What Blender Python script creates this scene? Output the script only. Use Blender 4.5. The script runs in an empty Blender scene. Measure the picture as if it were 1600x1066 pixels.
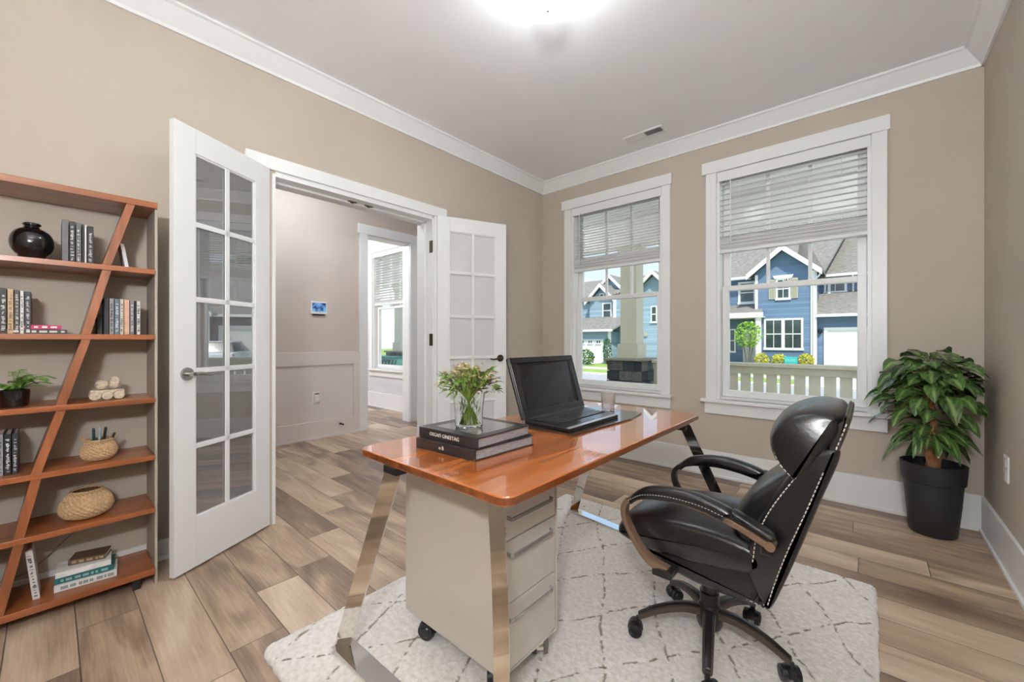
import bpy, bmesh, math, random
from mathutils import Vector, Matrix, noise
PI = math.pi
C = bpy.context.scene.collection
SC = bpy.context.scene
random.seed(7)

# ------------------------------------------------------------------ camera
cd = bpy.data.cameras.new('camera'); cam = bpy.data.objects.new('camera', cd); C.objects.link(cam)
cam.location = (0, 0, 1.06)
cam.rotation_euler = (PI/2, 0, math.atan(558/634.7))
cd.sensor_width = 36; cd.lens = 36*634.7/1600; cd.shift_y = (533-531)/1600*-1
cd.clip_start = 0.02; cd.clip_end = 400
SC.camera = cam
# ------------------------------------------------------------------ view and exposure
SC.view_settings.view_transform = 'Standard'
SC.view_settings.look = 'None'
SC.view_settings.gamma = 1
SC.view_settings.use_curve_mapping = False
SC.view_settings.exposure = 0.42
try: SC.cycles.use_denoising = True
except Exception: pass
# ------------------------------------------------------------------ sky
W = bpy.data.worlds.new('sky'); SC.world = W; W.use_nodes = True
nt = W.node_tree; nt.nodes.clear()
def N(t, typ, **k):
    n = t.nodes.new(typ)
    for a, b in k.items(): setattr(n, a, b)
    return n
wo = N(nt, 'ShaderNodeOutputWorld'); bg = N(nt, 'ShaderNodeBackground')
tc = N(nt, 'ShaderNodeTexCoord'); sep = N(nt, 'ShaderNodeSeparateXYZ')
rg = N(nt, 'ShaderNodeValToRGB')
rg.color_ramp.elements[0].position = 0.0; rg.color_ramp.elements[0].color = (0.50, 0.60, 0.72, 1)
rg.color_ramp.elements[1].position = 0.6; rg.color_ramp.elements[1].color = (0.22, 0.36, 0.60, 1)
ns = N(nt, 'ShaderNodeTexNoise'); ns.inputs['Scale'].default_value = 3.2; ns.inputs['Detail'].default_value = 6
mp = N(nt, 'ShaderNodeMapping'); mp.inputs['Scale'].default_value = (1, 1, 2.6)
cr = N(nt, 'ShaderNodeValToRGB'); cr.color_ramp.elements[0].position = .5; cr.color_ramp.elements[1].position = .68
mx = N(nt, 'ShaderNodeMixRGB'); mx.inputs[2].default_value = (0.85, 0.87, 0.9, 1)
nt.links.new(tc.outputs['Generated'], sep.inputs[0]); nt.links.new(sep.outputs['Z'], rg.inputs[0])
nt.links.new(tc.outputs['Generated'], mp.inputs[0]); nt.links.new(mp.outputs[0], ns.inputs['Vector'])
nt.links.new(ns.outputs[0], cr.inputs[0]); nt.links.new(cr.outputs[0], mx.inputs[0]); nt.links.new(rg.outputs[0], mx.inputs[1])
nt.links.new(mx.outputs[0], bg.inputs[0]); nt.links.new(bg.outputs[0], wo.inputs[0])
bg.inputs[1].default_value = 1.55
# ------------------------------------------------------------------ sun
sd = bpy.data.lights.new('sun', 'SUN'); sun = bpy.data.objects.new('sun', sd); C.objects.link(sun)
sd.energy = 3.2; sd.angle = math.radians(1.2); sd.color = (1, .96, .9)
sun.rotation_euler = Vector((-0.42, 0.58, -1.05)).to_track_quat('-Z', 'Y').to_euler()
PORCH = 120.0
LAMP = 25.0          # strength of the room's ceiling lamp diffuser
HALL = 30.0
FAR = 140.0
FILL_LIGHT = 250.0  # strength of the added torchiere behind the camera

# ================================================================== materials
MATS = {}
def srgb(r, g, b):
    f = lambda c: ((c/255+.055)/1.055)**2.4 if c/255 > .04045 else c/255/12.92
    return (f(r), f(g), f(b), 1)
def mat(name, col, rough=.5, metal=0, coat=0, var=0.0, scale=8, bump=0, bscale=60, spec=None, coat_rough=.05, stretch=None):
    if name in MATS: return MATS[name]
    m = bpy.data.materials.new(name); m.use_nodes = True; t = m.node_tree
    p = t.nodes['Principled BSDF']; c = srgb(*col)
    p.inputs['Base Color'].default_value = c; p.inputs['Roughness'].default_value = rough; p.inputs['Metallic'].default_value = metal
    p.inputs['Coat Weight'].default_value = coat; p.inputs['Coat Roughness'].default_value = coat_rough
    if spec is not None: p.inputs['Specular IOR Level'].default_value = spec
    co = N(t, 'ShaderNodeTexCoord'); mpg = N(t, 'ShaderNodeMapping'); t.links.new(co.outputs['Object'], mpg.inputs[0])
    if stretch: mpg.inputs['Scale'].default_value = stretch
    if var:
        n = N(t, 'ShaderNodeTexNoise'); n.inputs['Scale'].default_value = scale; n.inputs['Detail'].default_value = 5
        r = N(t, 'ShaderNodeValToRGB'); r.color_ramp.elements[0].position = .3; r.color_ramp.elements[1].position = .7
        r.color_ramp.elements[0].color = tuple(max(0, x*(1-var)) for x in c[:3])+(1,)
        r.color_ramp.elements[1].color = tuple(min(1, x*(1+var)) for x in c[:3])+(1,)
        t.links.new(mpg.outputs[0], n.inputs['Vector']); t.links.new(n.outputs[0], r.inputs[0]); t.links.new(r.outputs[0], p.inputs['Base Color'])
    if bump:
        n = N(t, 'ShaderNodeTexNoise'); n.inputs['Scale'].default_value = bscale; n.inputs['Detail'].default_value = 3
        b = N(t, 'ShaderNodeBump'); b.inputs['Strength'].default_value = bump; b.inputs['Distance'].default_value = .01
        t.links.new(mpg.outputs[0], n.inputs['Vector']); t.links.new(n.outputs[0], b.inputs['Height']); t.links.new(b.outputs[0], p.inputs['Normal'])
    MATS[name] = m; return m
def glassmat(name, tint=(1, 1, 1), refl=1.0, base=0.02):
    if name in MATS: return MATS[name]
    m = bpy.data.materials.new(name); m.use_nodes = True; t = m.node_tree; t.nodes.clear()
    o = N(t, 'ShaderNodeOutputMaterial'); mix = N(t, 'ShaderNodeMixShader'); tr = N(t, 'ShaderNodeBsdfTransparent'); gl = N(t, 'ShaderNodeBsdfGlossy')
    gl.inputs['Roughness'].default_value = 0.0; tr.inputs[0].default_value = tint+(1,)
    fr = N(t, 'ShaderNodeFresnel'); fr.inputs[0].default_value = 1.5
    ma = N(t, 'ShaderNodeMath', operation='MULTIPLY_ADD'); ma.inputs[1].default_value = refl; ma.inputs[2].default_value = base
    t.links.new(fr.outputs[0], ma.inputs[0]); t.links.new(ma.outputs[0], mix.inputs[0])
    t.links.new(tr.outputs[0], mix.inputs[1]); t.links.new(gl.outputs[0], mix.inputs[2]); t.links.new(mix.outputs[0], o.inputs[0])
    MATS[name] = m; return m
def woodmat(name, c0, c1, axis='Y', rough=.3, coat=.6, sc=1.0, coat_rough=.04):
    if name in MATS: return MATS[name]
    m = bpy.data.materials.new(name); m.use_nodes = True; t = m.node_tree; p = t.nodes['Principled BSDF']
    co = N(t, 'ShaderNodeTexCoord'); mg = N(t, 'ShaderNodeMapping'); t.links.new(co.outputs['Object'], mg.inputs[0])
    s = {'X': (1.2, 14, 14), 'Y': (14, 1.2, 14), 'Z': (14, 14, 1.2)}[axis]
    mg.inputs['Scale'].default_value = tuple(v*sc for v in s)
    n = N(t, 'ShaderNodeTexNoise'); n.inputs['Scale'].default_value = 1.6; n.inputs['Detail'].default_value = 8; n.inputs['Distortion'].default_value = .6
    r = N(t, 'ShaderNodeValToRGB'); e = r.color_ramp.elements
    e[0].position = .28; e[0].color = srgb(*c0); e[1].position = .72; e[1].color = srgb(*c1)
    t.links.new(mg.outputs[0], n.inputs['Vector']); t.links.new(n.outputs[0], r.inputs[0]); t.links.new(r.outputs[0], p.inputs['Base Color'])
    p.inputs['Roughness'].default_value = rough; p.inputs['Coat Weight'].default_value = coat; p.inputs['Coat Roughness'].default_value = coat_rough
    MATS[name] = m; return m
def lapmat(name, col, pitch=.17):
    """painted lap siding: every course leans out a little (bump), fine paint variation"""
    if name in MATS: return MATS[name]
    m = bpy.data.materials.new(name); m.use_nodes = True; t = m.node_tree; p = t.nodes['Principled BSDF']
    p.inputs['Roughness'].default_value = .7
    co = N(t, 'ShaderNodeNewGeometry'); sp = N(t, 'ShaderNodeSeparateXYZ'); t.links.new(co.outputs['Position'], sp.inputs[0])
    dv = N(t, 'ShaderNodeMath', operation='DIVIDE'); dv.inputs[1].default_value = pitch; t.links.new(sp.outputs['Z'], dv.inputs[0])
    fr = N(t, 'ShaderNodeMath', operation='FRACT'); t.links.new(dv.outputs[0], fr.inputs[0])
    iv = N(t, 'ShaderNodeMath', operation='SUBTRACT'); iv.inputs[0].default_value = 1; t.links.new(fr.outputs[0], iv.inputs[1])
    b = N(t, 'ShaderNodeBump'); b.inputs['Strength'].default_value = 1; b.inputs['Distance'].default_value = .03
    t.links.new(iv.outputs[0], b.inputs['Height']); t.links.new(b.outputs[0], p.inputs['Normal'])
    fl = N(t, 'ShaderNodeMath', operation='FLOOR'); t.links.new(dv.outputs[0], fl.inputs[0])
    wn = N(t, 'ShaderNodeTexWhiteNoise', noise_dimensions='1D'); t.links.new(fl.outputs[0], wn.inputs['W'])
    r = N(t, 'ShaderNodeValToRGB'); c = srgb(*col)
    r.color_ramp.elements[0].color = tuple(x*.86 for x in c[:3])+(1,); r.color_ramp.elements[1].color = tuple(min(1, x*1.12) for x in c[:3])+(1,)
    t.links.new(wn.outputs[0], r.inputs[0]); t.links.new(r.outputs[0], p.inputs['Base Color'])
    MATS[name] = m; return m
def floormat():
    m = bpy.data.materials.new('plank_floor'); m.use_nodes = True; t = m.node_tree; p = t.nodes['Principled BSDF']; L = t.links.new
    def M(op, a, b=None, c=None):
        n = N(t, 'ShaderNodeMath', operation=op)
        for i, v in enumerate((a, b, c)):
            if v is None: continue
            if isinstance(v, (int, float)): n.inputs[i].default_value = v
            else: L(v, n.inputs[i])
        return n.outputs[0]
    g = N(t, 'ShaderNodeNewGeometry'); s = N(t, 'ShaderNodeSeparateXYZ'); L(g.outputs['Position'], s.inputs[0])
    yy = M('DIVIDE', M('SUBTRACT', s.outputs['Y'], 1.7515), .1687)
    row = M('FLOOR', yy); fy = M('FRACT', yy)
    w1 = N(t, 'ShaderNodeTexWhiteNoise', noise_dimensions='1D'); L(row, w1.inputs['W'])
    xx = M('ADD', M('DIVIDE', s.outputs['X'], 1.22), M('MULTIPLY', w1.outputs[0], 7.0))
    col = M('FLOOR', xx); fx = M('FRACT', xx)
    cb = N(t, 'ShaderNodeCombineXYZ'); L(row, cb.inputs[0]); L(col, cb.inputs[1])
    w2 = N(t, 'ShaderNodeTexWhiteNoise', noise_dimensions='2D'); L(cb.outputs[0], w2.inputs['Vector'])
    idv = w2.outputs['Value']
    v = N(t, 'ShaderNodeCombineXYZ'); L(M('MULTIPLY', s.outputs['X'], 1.3), v.inputs[0]); L(M('MULTIPLY', s.outputs['Y'], 6.5), v.inputs[1]); L(M('MULTIPLY', idv, 40), v.inputs[2])
    n1 = N(t, 'ShaderNodeTexNoise'); n1.inputs['Scale'].default_value = 1.1; n1.inputs['Detail'].default_value = 7; n1.inputs['Distortion'].default_value = 1.2; n1.inputs['Roughness'].default_value = .5
    L(v.outputs[0], n1.inputs['Vector'])
    v2 = N(t, 'ShaderNodeCombineXYZ'); L(M('MULTIPLY', s.outputs['X'], 4.0), v2.inputs[0]); L(M('MULTIPLY', s.outputs['Y'], 90.0), v2.inputs[1]); L(M('MULTIPLY', idv, 40), v2.inputs[2])
    n2 = N(t, 'ShaderNodeTexNoise'); n2.inputs['Scale'].default_value = 1.5; n2.inputs['Detail'].default_value = 4
    L(v2.outputs[0], n2.inputs['Vector'])
    tone = M('ADD', M('ADD', M('ADD', M('MULTIPLY', n1.outputs[0], .72), .26), M('MULTIPLY', n2.outputs[0], .26)), M('MULTIPLY', M('SUBTRACT', idv, .5), .42))
    r = N(t, 'ShaderNodeValToRGB'); e = r.color_ramp.elements
    e[0].position = .50; e[0].color = srgb(118, 98, 84); e[1].position = 1.32/1.0 if False else 1.0; e[1].color = srgb(224, 202, 178)
    for pos, cc in ((.64, (152, 128, 108)), (.80, (194, 168, 143))):
        q = e.new(pos); q.color = srgb(*cc)
    L(M('MULTIPLY', tone, .95), r.inputs[0])
    # seams between boards
    sy = M('MINIMUM', fy, M('SUBTRACT', 1, fy)); sx = M('MINIMUM', fx, M('SUBTRACT', 1, fx))
    seam = M('MINIMUM', M('DIVIDE', sy, .016), M('DIVIDE', sx, .0022)); seam = M('MINIMUM', seam, 1.0)
    mxn = N(t, 'ShaderNodeMixRGB'); mxn.inputs[1].default_value = srgb(62, 46, 36); L(seam, mxn.inputs[0]); L(r.outputs[0], mxn.inputs[2])
    L(mxn.outputs[0], p.inputs['Base Color'])
    b = N(t, 'ShaderNodeBump'); b.inputs['Strength'].default_value = .35; b.inputs['Distance'].default_value = .002
    L(M('ADD', seam, M('MULTIPLY', n2.outputs[0], .25)), b.inputs['Height']); L(b.outputs[0], p.inputs['Normal'])
    p.inputs['Roughness'].default_value = .38
    return m
def rugmat():
    m = bpy.data.materials.new('woven_rug'); m.use_nodes = True; t = m.node_tree; p = t.nodes['Principled BSDF']; L = t.links.new
    at = N(t, 'ShaderNodeAttribute'); at.attribute_name = 'knots'
    g = N(t, 'ShaderNodeNewGeometry')
    n = N(t, 'ShaderNodeTexNoise'); n.inputs['Scale'].default_value = 60; n.inputs['Detail'].default_value = 4; L(g.outputs['Position'], n.inputs['Vector'])
    r = N(t, 'ShaderNodeValToRGB'); r.color_ramp.elements[0].position = .3; r.color_ramp.elements[1].position = .62
    r.color_ramp.elements[0].color = srgb(232, 224, 213); r.color_ramp.elements[1].color = srgb(250, 246, 240)
    L(n.outputs[0], r.inputs[0])
    n3 = N(t, 'ShaderNodeTexNoise'); n3.inputs['Scale'].default_value = 42; n3.inputs['Detail'].default_value = 1; L(g.outputs['Position'], n3.inputs['Vector'])
    r3 = N(t, 'ShaderNodeValToRGB'); r3.color_ramp.elements[0].position = .46; r3.color_ramp.elements[1].position = .56; L(n3.outputs[0], r3.inputs[0])
    mu = N(t, 'ShaderNodeMath', operation='MULTIPLY'); L(at.outputs['Fac'], mu.inputs[0]); L(r3.outputs[0], mu.inputs[1])
    mm = N(t, 'ShaderNodeMath', operation='MULTIPLY'); L(mu.outputs[0], mm.inputs[0]); mm.inputs[1].default_value = 1.0
    mm.use_clamp = True
    x = N(t, 'ShaderNodeMixRGB'); L(mm.outputs[0], x.inputs[0]); L(r.outputs[0], x.inputs[1]); x.inputs[2].default_value = srgb(124, 110, 84)
    L(x.outputs[0], p.inputs['Base Color'])
    n2 = N(t, 'ShaderNodeTexNoise'); n2.inputs['Scale'].default_value = 190; n2.inputs['Detail'].default_value = 2; L(g.outputs['Position'], n2.inputs['Vector'])
    b = N(t, 'ShaderNodeBump'); b.inputs['Strength'].default_value = .7; b.inputs['Distance'].default_value = .004; L(n2.outputs[0], b.inputs['Height']); L(b.outputs[0], p.inputs['Normal'])
    p.inputs['Roughness'].default_value = 1; p.inputs['Specular IOR Level'].default_value = .1
    p.inputs['Sheen Weight'].default_value = .3
    return m
def stonemat():
    m = bpy.data.materials.new('stacked_stone'); m.use_nodes = True; t = m.node_tree; p = t.nodes['Principled BSDF']; L = t.links.new
    at = N(t, 'ShaderNodeAttribute'); at.attribute_name = 'tone'
    r = N(t, 'ShaderNodeValToRGB'); e = r.color_ramp.elements; e[0].color = srgb(40, 50, 54); e[1].color = srgb(104, 104, 98)
    q = e.new(.5); q.color = srgb(62, 70, 74)
    L(at.outputs['Fac'], r.inputs[0])
    g = N(t, 'ShaderNodeNewGeometry'); n = N(t, 'ShaderNodeTexNoise'); n.inputs['Scale'].default_value = 22; n.inputs['Detail'].default_value = 6; L(g.outputs['Position'], n.inputs['Vector'])
    x = N(t, 'ShaderNodeMixRGB', blend_type='OVERLAY'); x.inputs[0].default_value = .7; L(r.outputs[0], x.inputs[1]); L(n.outputs[0], x.inputs[2]); L(x.outputs[0], p.inputs['Base Color'])
    b = N(t, 'ShaderNodeBump'); b.inputs['Strength'].default_value = .8; b.inputs['Distance'].default_value = .02; L(n.outputs[0], b.inputs['Height']); L(b.outputs[0], p.inputs['Normal'])
    p.inputs['Roughness'].default_value = .8
    return m
def emit(name, col, strength):
    m = bpy.data.materials.new(name); m.use_nodes = True; t = m.node_tree; p = t.nodes['Principled BSDF']
    p.inputs['Base Color'].default_value = srgb(*col); p.inputs['Emission Color'].default_value = srgb(*col); p.inputs['Emission Strength'].default_value = strength
    return m

WALL = mat('greige_wall_paint', (193, 182, 167), .85, var=.03, scale=3, bump=.05, bscale=300)
CEIL = mat('ceiling_paint', (249, 249, 249), .9, var=.015, scale=2)
TRIM = mat('white_trim_paint', (238, 238, 236), .35, var=.01, scale=2)
HALLW = mat('hall_wall_paint', (205, 193, 182), .85, var=.02, scale=2)
HALLP = mat('hall_panel_paint', (222, 213, 206), .6, var=.01, scale=2)
FARW = mat('grey_room_paint', (214, 214, 216), .85, var=.02, scale=2)
GLASS = glassmat('window_glass', (.97, .985, .98), .12, .0)
DGLASS = glassmat('door_glass', (.95, .96, .96), 2.0, .32)
_t = DGLASS.node_tree; _o = [n for n in _t.nodes if n.type == 'OUTPUT_MATERIAL'][0]; _m = [n for n in _t.nodes if n.type == 'MIX_SHADER'][0]
_d = N(_t, 'ShaderNodeBsdfDiffuse'); _d.inputs[0].default_value = (.9, .9, .9, 1); _x = N(_t, 'ShaderNodeMixShader'); _x.inputs[0].default_value = .12
_t.links.new(_m.outputs[0], _x.inputs[1]); _t.links.new(_d.outputs[0], _x.inputs[2]); _t.links.new(_x.outputs[0], _o.inputs[0])
DGLASS2 = mat('milky_door_glass', (240, 240, 238), .12, var=.01)
DGLASS2.node_tree.nodes['Principled BSDF'].inputs['Alpha'].default_value = .72
CHROME = mat('polished_chrome', (225, 222, 216), .06, 1, var=.02, scale=3)
NICKEL = mat('satin_nickel', (178, 176, 172), .25, 1, var=.03)
BRONZE = mat('aged_bronze', (104, 92, 78), .35, 1, var=.1, scale=40)
BLACKP = mat('black_plastic', (26, 26, 28), .35, var=.1)
DARKG = mat('dark_gap', (18, 17, 16), .8, var=.05)
SHELFW = woodmat('bookcase_wood', (124, 68, 34), (176, 102, 56), 'Y', .32, .25, coat_rough=.15)
DIAGW = woodmat('upright_wood', (126, 70, 38), (178, 108, 66), 'Z', .32, .25, coat_rough=.15)
DESKW = woodmat('lacquered_cherry', (148, 74, 26), (206, 118, 52), 'Y', .25, 1.0, coat_rough=.015, sc=.8)
LEATHER = mat('black_leather', (19, 18, 19), .3, coat=.3, var=.25, scale=12, bump=.10, bscale=110, coat_rough=.25)
LEATHB = mat('charcoal_back_leather', (54, 48, 43), .36, coat=.15, var=.15, scale=6, bump=.15, bscale=160, coat_rough=.3)
THREAD = mat('pale_thread', (214, 206, 194), .7, var=.05)
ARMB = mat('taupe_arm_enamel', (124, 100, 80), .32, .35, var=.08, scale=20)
BASEB = mat('black_base_enamel', (34, 32, 31), .28, .1, var=.1)
BASET = mat('dark_taupe_base', (72, 62, 56), .4, .2, var=.08)
PED = mat('pale_grey_steel', (208, 200, 189), .3, .0, var=.02, scale=3, coat=.3)
PEDF = mat('drawer_front_steel', (206, 200, 191), .35, .0, var=.03, scale=20)

# ================================================================== mesh helpers
ORG = {}
def finish(bm, name, m, parent=None, smooth=False, bevel=0, seg=2, auto=None, sub=0):
    """link the bmesh (world coordinates) as one object; a child keeps its coordinates relative to its root"""
    bmesh.ops.recalc_face_normals(bm, faces=bm.faces)
    if bevel:
        es = [e for e in bm.edges if len(e.link_faces) == 2 and e.calc_face_angle(0) > .6]
        bmesh.ops.bevel(bm, geom=es, offset=bevel, segments=seg, affect='EDGES', profile=.5, clamp_overlap=True)
    me = bpy.data.meshes.new(name); 
    if parent is not None: o_ = ORG.get(parent.name, Vector((0, 0, 0)))
    else:
        xs = [v.co for v in bm.verts]
        o_ = Vector(((min(v.x for v in xs)+max(v.x for v in xs))/2, (min(v.y for v in xs)+max(v.y for v in xs))/2, min(v.z for v in xs)))
    for v in bm.verts: v.co -= o_
    bm.to_mesh(me); bm.free()
    ms = m if isinstance(m, (list, tuple)) else [m]
    for k in ms: me.materials.append(k)
    if smooth:
        for p in me.polygons: p.use_smooth = True
    o = bpy.data.objects.new(name, me); C.objects.link(o)
    if parent is not None: o.parent = parent
    else: o.location = o_
    ORG[o.name] = o_ if parent is None else ORG.get(parent.name, Vector((0, 0, 0)))
    if smooth and auto:
        try:
            me.set_sharp_from_angle(angle=auto)
        except Exception: pass
    if sub:
        s = o.modifiers.new('sub', 'SUBSURF'); s.levels = sub; s.render_levels = sub
    return o
def B(): return bmesh.new()
def tag(o, label=None, cat=None, group=None, kind=None):
    if label: o['label'] = label
    if cat: o['category'] = cat
    if group: o['group'] = group
    if kind: o['kind'] = kind
    return o
def thing(name, loc, label, cat, group=None):
    o = bpy.data.objects.new(name, None); C.objects.link(o); o.location = loc; o.empty_display_size = .05
    ORG[o.name] = Vector(loc); return tag(o, label, cat, group)
def struct(name, loc):
    o = bpy.data.objects.new(name, None); C.objects.link(o); o.location = loc; ORG[o.name] = Vector(loc); o['kind'] = 'structure'; return o
def S(o): o['kind'] = 'structure'; return o
def box(bm, x0, x1, y0, y1, z0, z1, mi=0):
    v = [bm.verts.new(p) for p in ((x0,y0,z0),(x1,y0,z0),(x1,y1,z0),(x0,y1,z0),(x0,y0,z1),(x1,y0,z1),(x1,y1,z1),(x0,y1,z1))]
    for f in ((0,3,2,1),(4,5,6,7),(0,1,5,4),(1,2,6,5),(2,3,7,6),(3,0,4,7)):
        bm.faces.new([v[i] for i in f]).material_index = mi
    return v
def obb(bm, c, ax, ay, az, mi=0):
    """box by centre and three half-axis vectors"""
    c, ax, ay, az = map(Vector, (c, ax, ay, az))
    v = [bm.verts.new(c+sx*ax+sy*ay+sz*az) for sz in (-1, 1) for sx, sy in ((-1,-1),(1,-1),(1,1),(-1,1))]
    for f in ((0,3,2,1),(4,5,6,7),(0,1,5,4),(1,2,6,5),(2,3,7,6),(3,0,4,7)):
        bm.faces.new([v[i] for i in f]).material_index = mi
def frame_of(d):
    d = d.normalized(); u = Vector((0, 0, 1)) if abs(d.z) < .9 else Vector((1, 0, 0))
    a = d.cross(u).normalized(); return a, a.cross(d).normalized()
def cyl(bm, p0, p1, r0, r1=None, n=20, mi=0, cap=True):
    p0, p1 = Vector(p0), Vector(p1); r1 = r0 if r1 is None else r1
    a, b = frame_of(p1-p0)
    A = [bm.verts.new(p0+(a*math.cos(2*PI*i/n)+b*math.sin(2*PI*i/n))*r0) for i in range(n)]
    Bv = [bm.verts.new(p1+(a*math.cos(2*PI*i/n)+b*math.sin(2*PI*i/n))*r1) for i in range(n)]
    for i in range(n): bm.faces.new((A[i], A[(i+1)%n], Bv[(i+1)%n], Bv[i])).material_index = mi
    if cap:
        bm.faces.new(A[::-1]).material_index = mi; bm.faces.new(Bv).material_index = mi
def tube(bm, pts, r, n=8, mi=0, rad=None, cap=True):
    pts = [Vector(p) for p in pts]; rings = []; up = None
    for i, p in enumerate(pts):
        d = (pts[min(i+1, len(pts)-1)]-pts[max(i-1, 0)])
        if d.length < 1e-9: d = Vector((0, 0, 1))
        d.normalize()
        if up is None: a, b = frame_of(d)
        else:
            a = (up-d*up.dot(d)); a = a.normalized() if a.length > 1e-6 else frame_of(d)[0]; b = d.cross(a)
        up = a; rr = rad[i] if rad else r
        rings.append([bm.verts.new(p+(a*math.cos(2*PI*k/n)+b*math.sin(2*PI*k/n))*rr) for k in range(n)])
    for i in range(len(rings)-1):
        for k in range(n): bm.faces.new((rings[i][k], rings[i][(k+1)%n], rings[i+1][(k+1)%n], rings[i+1][k])).material_index = mi
    if cap:
        bm.faces.new(rings[0][::-1]).material_index = mi; bm.faces.new(rings[-1]).material_index = mi
def lathe(bm, prof, c=(0, 0, 0), n=40, mi=0, sx=1, sy=1, close=True):
    c = Vector(c); rings = []
    for r, z in prof:
        if r < 1e-5: rings.append([bm.verts.new(c+Vector((0, 0, z)))])
        else: rings.append([bm.verts.new(c+Vector((r*sx*math.cos(2*PI*i/n), r*sy*math.sin(2*PI*i/n), z))) for i in range(n)])
    for a, b in zip(rings, rings[1:]):
        for i in range(n):
            j = (i+1) % n
            if len(a) == 1 and len(b) == 1: continue
            if len(a) == 1: f = bm.faces.new((a[0], b[i], b[j]))
            elif len(b) == 1: f = bm.faces.new((a[i], a[j], b[0]))
            else: f = bm.faces.new((a[i], a[j], b[j], b[i]))
            f.material_index = mi
def prism(bm, pts, off, mi=0):
    """polygon of 3D points extruded by the vector off"""
    off = Vector(off); A = [bm.verts.new(Vector(p)) for p in pts]; Bv = [bm.verts.new(Vector(p)+off) for p in pts]; n = len(A)
    bm.faces.new(A).material_index = mi; bm.faces.new(Bv[::-1]).material_index = mi
    for i in range(n): bm.faces.new((A[i], Bv[i], Bv[(i+1)%n], A[(i+1)%n])).material_index = mi
def strip(bm, pts, wv, tv, mi=0):
    """flat bar along pts: half-width vector wv, half-thickness vector(s) tv"""
    rings = []
    for i, p in enumerate(pts):
        p = Vector(p); w = Vector(wv[i] if isinstance(wv, list) else wv); t = Vector(tv[i] if isinstance(tv, list) else tv)
        rings.append([bm.verts.new(p+a*w+b*t) for a, b in ((-1,-1),(1,-1),(1,1),(-1,1))])
    for a, b in zip(rings, rings[1:]):
        for k in range(4): bm.faces.new((a[k], a[(k+1)%4], b[(k+1)%4], b[k])).material_index = mi
    bm.faces.new(rings[0][::-1]).material_index = mi; bm.faces.new(rings[-1]).material_index = mi
def spline(pts, n=8):
    """Catmull-Rom through the points"""
    P_ = [Vector(p) for p in pts]; P_ = [2*P_[0]-P_[1]]+P_+[2*P_[-1]-P_[-2]]; out = []
    for i in range(1, len(P_)-2):
        a, b, c, d = P_[i-1:i+3]
        for k in range(n):
            t = k/n; out.append(.5*((2*b)+(c-a)*t+(2*a-5*b+4*c-d)*t*t+(3*b-a-3*c+d)*t**3))
    out.append(P_[-2]); return out
def wall_pieces(bm, axis, fixed0, fixed1, a0, a1, z0, z1, holes):
    """slab with rectangular holes (b0,b1,c0,c1); axis = the running axis"""
    xs = sorted({a0, a1}|{h[0] for h in holes}|{h[1] for h in holes}); zs = sorted({z0, z1}|{h[2] for h in holes}|{h[3] for h in holes})
    for x, x2 in zip(xs, xs[1:]):
        for z, z2 in zip(zs, zs[1:]):
            mxx, mzz = (x+x2)/2, (z+z2)/2
            if any(h[0] < mxx < h[1] and h[2] < mzz < h[3] for h in holes): continue
            if axis == 'X': box(bm, x, x2, fixed0, fixed1, z, z2)
            else: box(bm, fixed0, fixed1, x, x2, z, z2)
    bmesh.ops.remove_doubles(bm, verts=bm.verts, dist=1e-5)
    dup = {}
    for f in list(bm.faces):
        k = tuple(sorted(v.index for v in f.verts)) if False else tuple(sorted((round(v.co.x,4), round(v.co.y,4), round(v.co.z,4)) for v in f.verts))
        dup.setdefault(k, []).append(f)
    kill = [f for fs in dup.values() if len(fs) > 1 for f in fs]
    bmesh.ops.delete(bm, geom=kill, context='FACES')
def text(bm, s, size, origin, right, up, depth=.0006, mi=0):
    cu = bpy.data.curves.new('lettering', 'FONT'); cu.body = s; cu.size = size; cu.align_x = 'CENTER'; cu.align_y = 'CENTER'; cu.resolution_u = 2; cu.extrude = depth
    o = bpy.data.objects.new('lettering_source', cu); C.objects.link(o)
    dg = bpy.context.evaluated_depsgraph_get(); dg.update(); me = bpy.data.meshes.new_from_object(o.evaluated_get(dg))
    r, u = Vector(right).normalized(), Vector(up).normalized(); n = r.cross(u); o0 = Vector(origin)
    vs = [bm.verts.new(o0+r*v.co.x+u*v.co.y+n*v.co.z) for v in me.vertices]
    for p in me.polygons:
        try: bm.faces.new([vs[i] for i in p.vertices]).material_index = mi
        except ValueError: pass
    bpy.data.objects.remove(o); bpy.data.curves.remove(cu); bpy.data.meshes.remove(me)

# ================================================================== the room
XL, XR, D, ZC = -2.57, .478, 3.411, 2.68
YF = -.75                      # wall behind the camera
XJ = -2.75                     # hall side of the left wall
XH, XH2 = -4.46, -4.60         # hall's far wall
W1 = (-2.213, -1.311); W2 = (-.886, .012); W3 = (-5.955, -5.035)
WZ0, WZ1 = .60, 2.35
bm = B(); box(bm, -8.2, XR+.15, YF-.15, D+.14, -.12, 0); S(finish(bm, 'floor', floormat()))
bm = B(); box(bm, -8.2, XR+.15, YF-.15, D+.14, ZC, ZC+.15); S(finish(bm, 'ceiling', CEIL))
bm = B(); wall_pieces(bm, 'X', D, D+.14, XJ, XR+.15, 0, ZC, [(W1[0], W1[1], WZ0, WZ1), (W2[0], W2[1], WZ0, WZ1)]); S(finish(bm, 'wall_back', WALL))
bm = B(); wall_pieces(bm, 'Y', XJ+.01, XL, YF, D, 0, ZC, [(.843, 1.99, -1, 2.015)]); S(finish(bm, 'wall_left', WALL))
bm = B(); box(bm, XR, XR+.15, YF, D, 0, ZC); S(finish(bm, 'wall_right', WALL))
bm = B(); box(bm, -8.2, XR+.15, YF-.15, YF, 0, ZC); S(finish(bm, 'wall_front', WALL))
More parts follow.
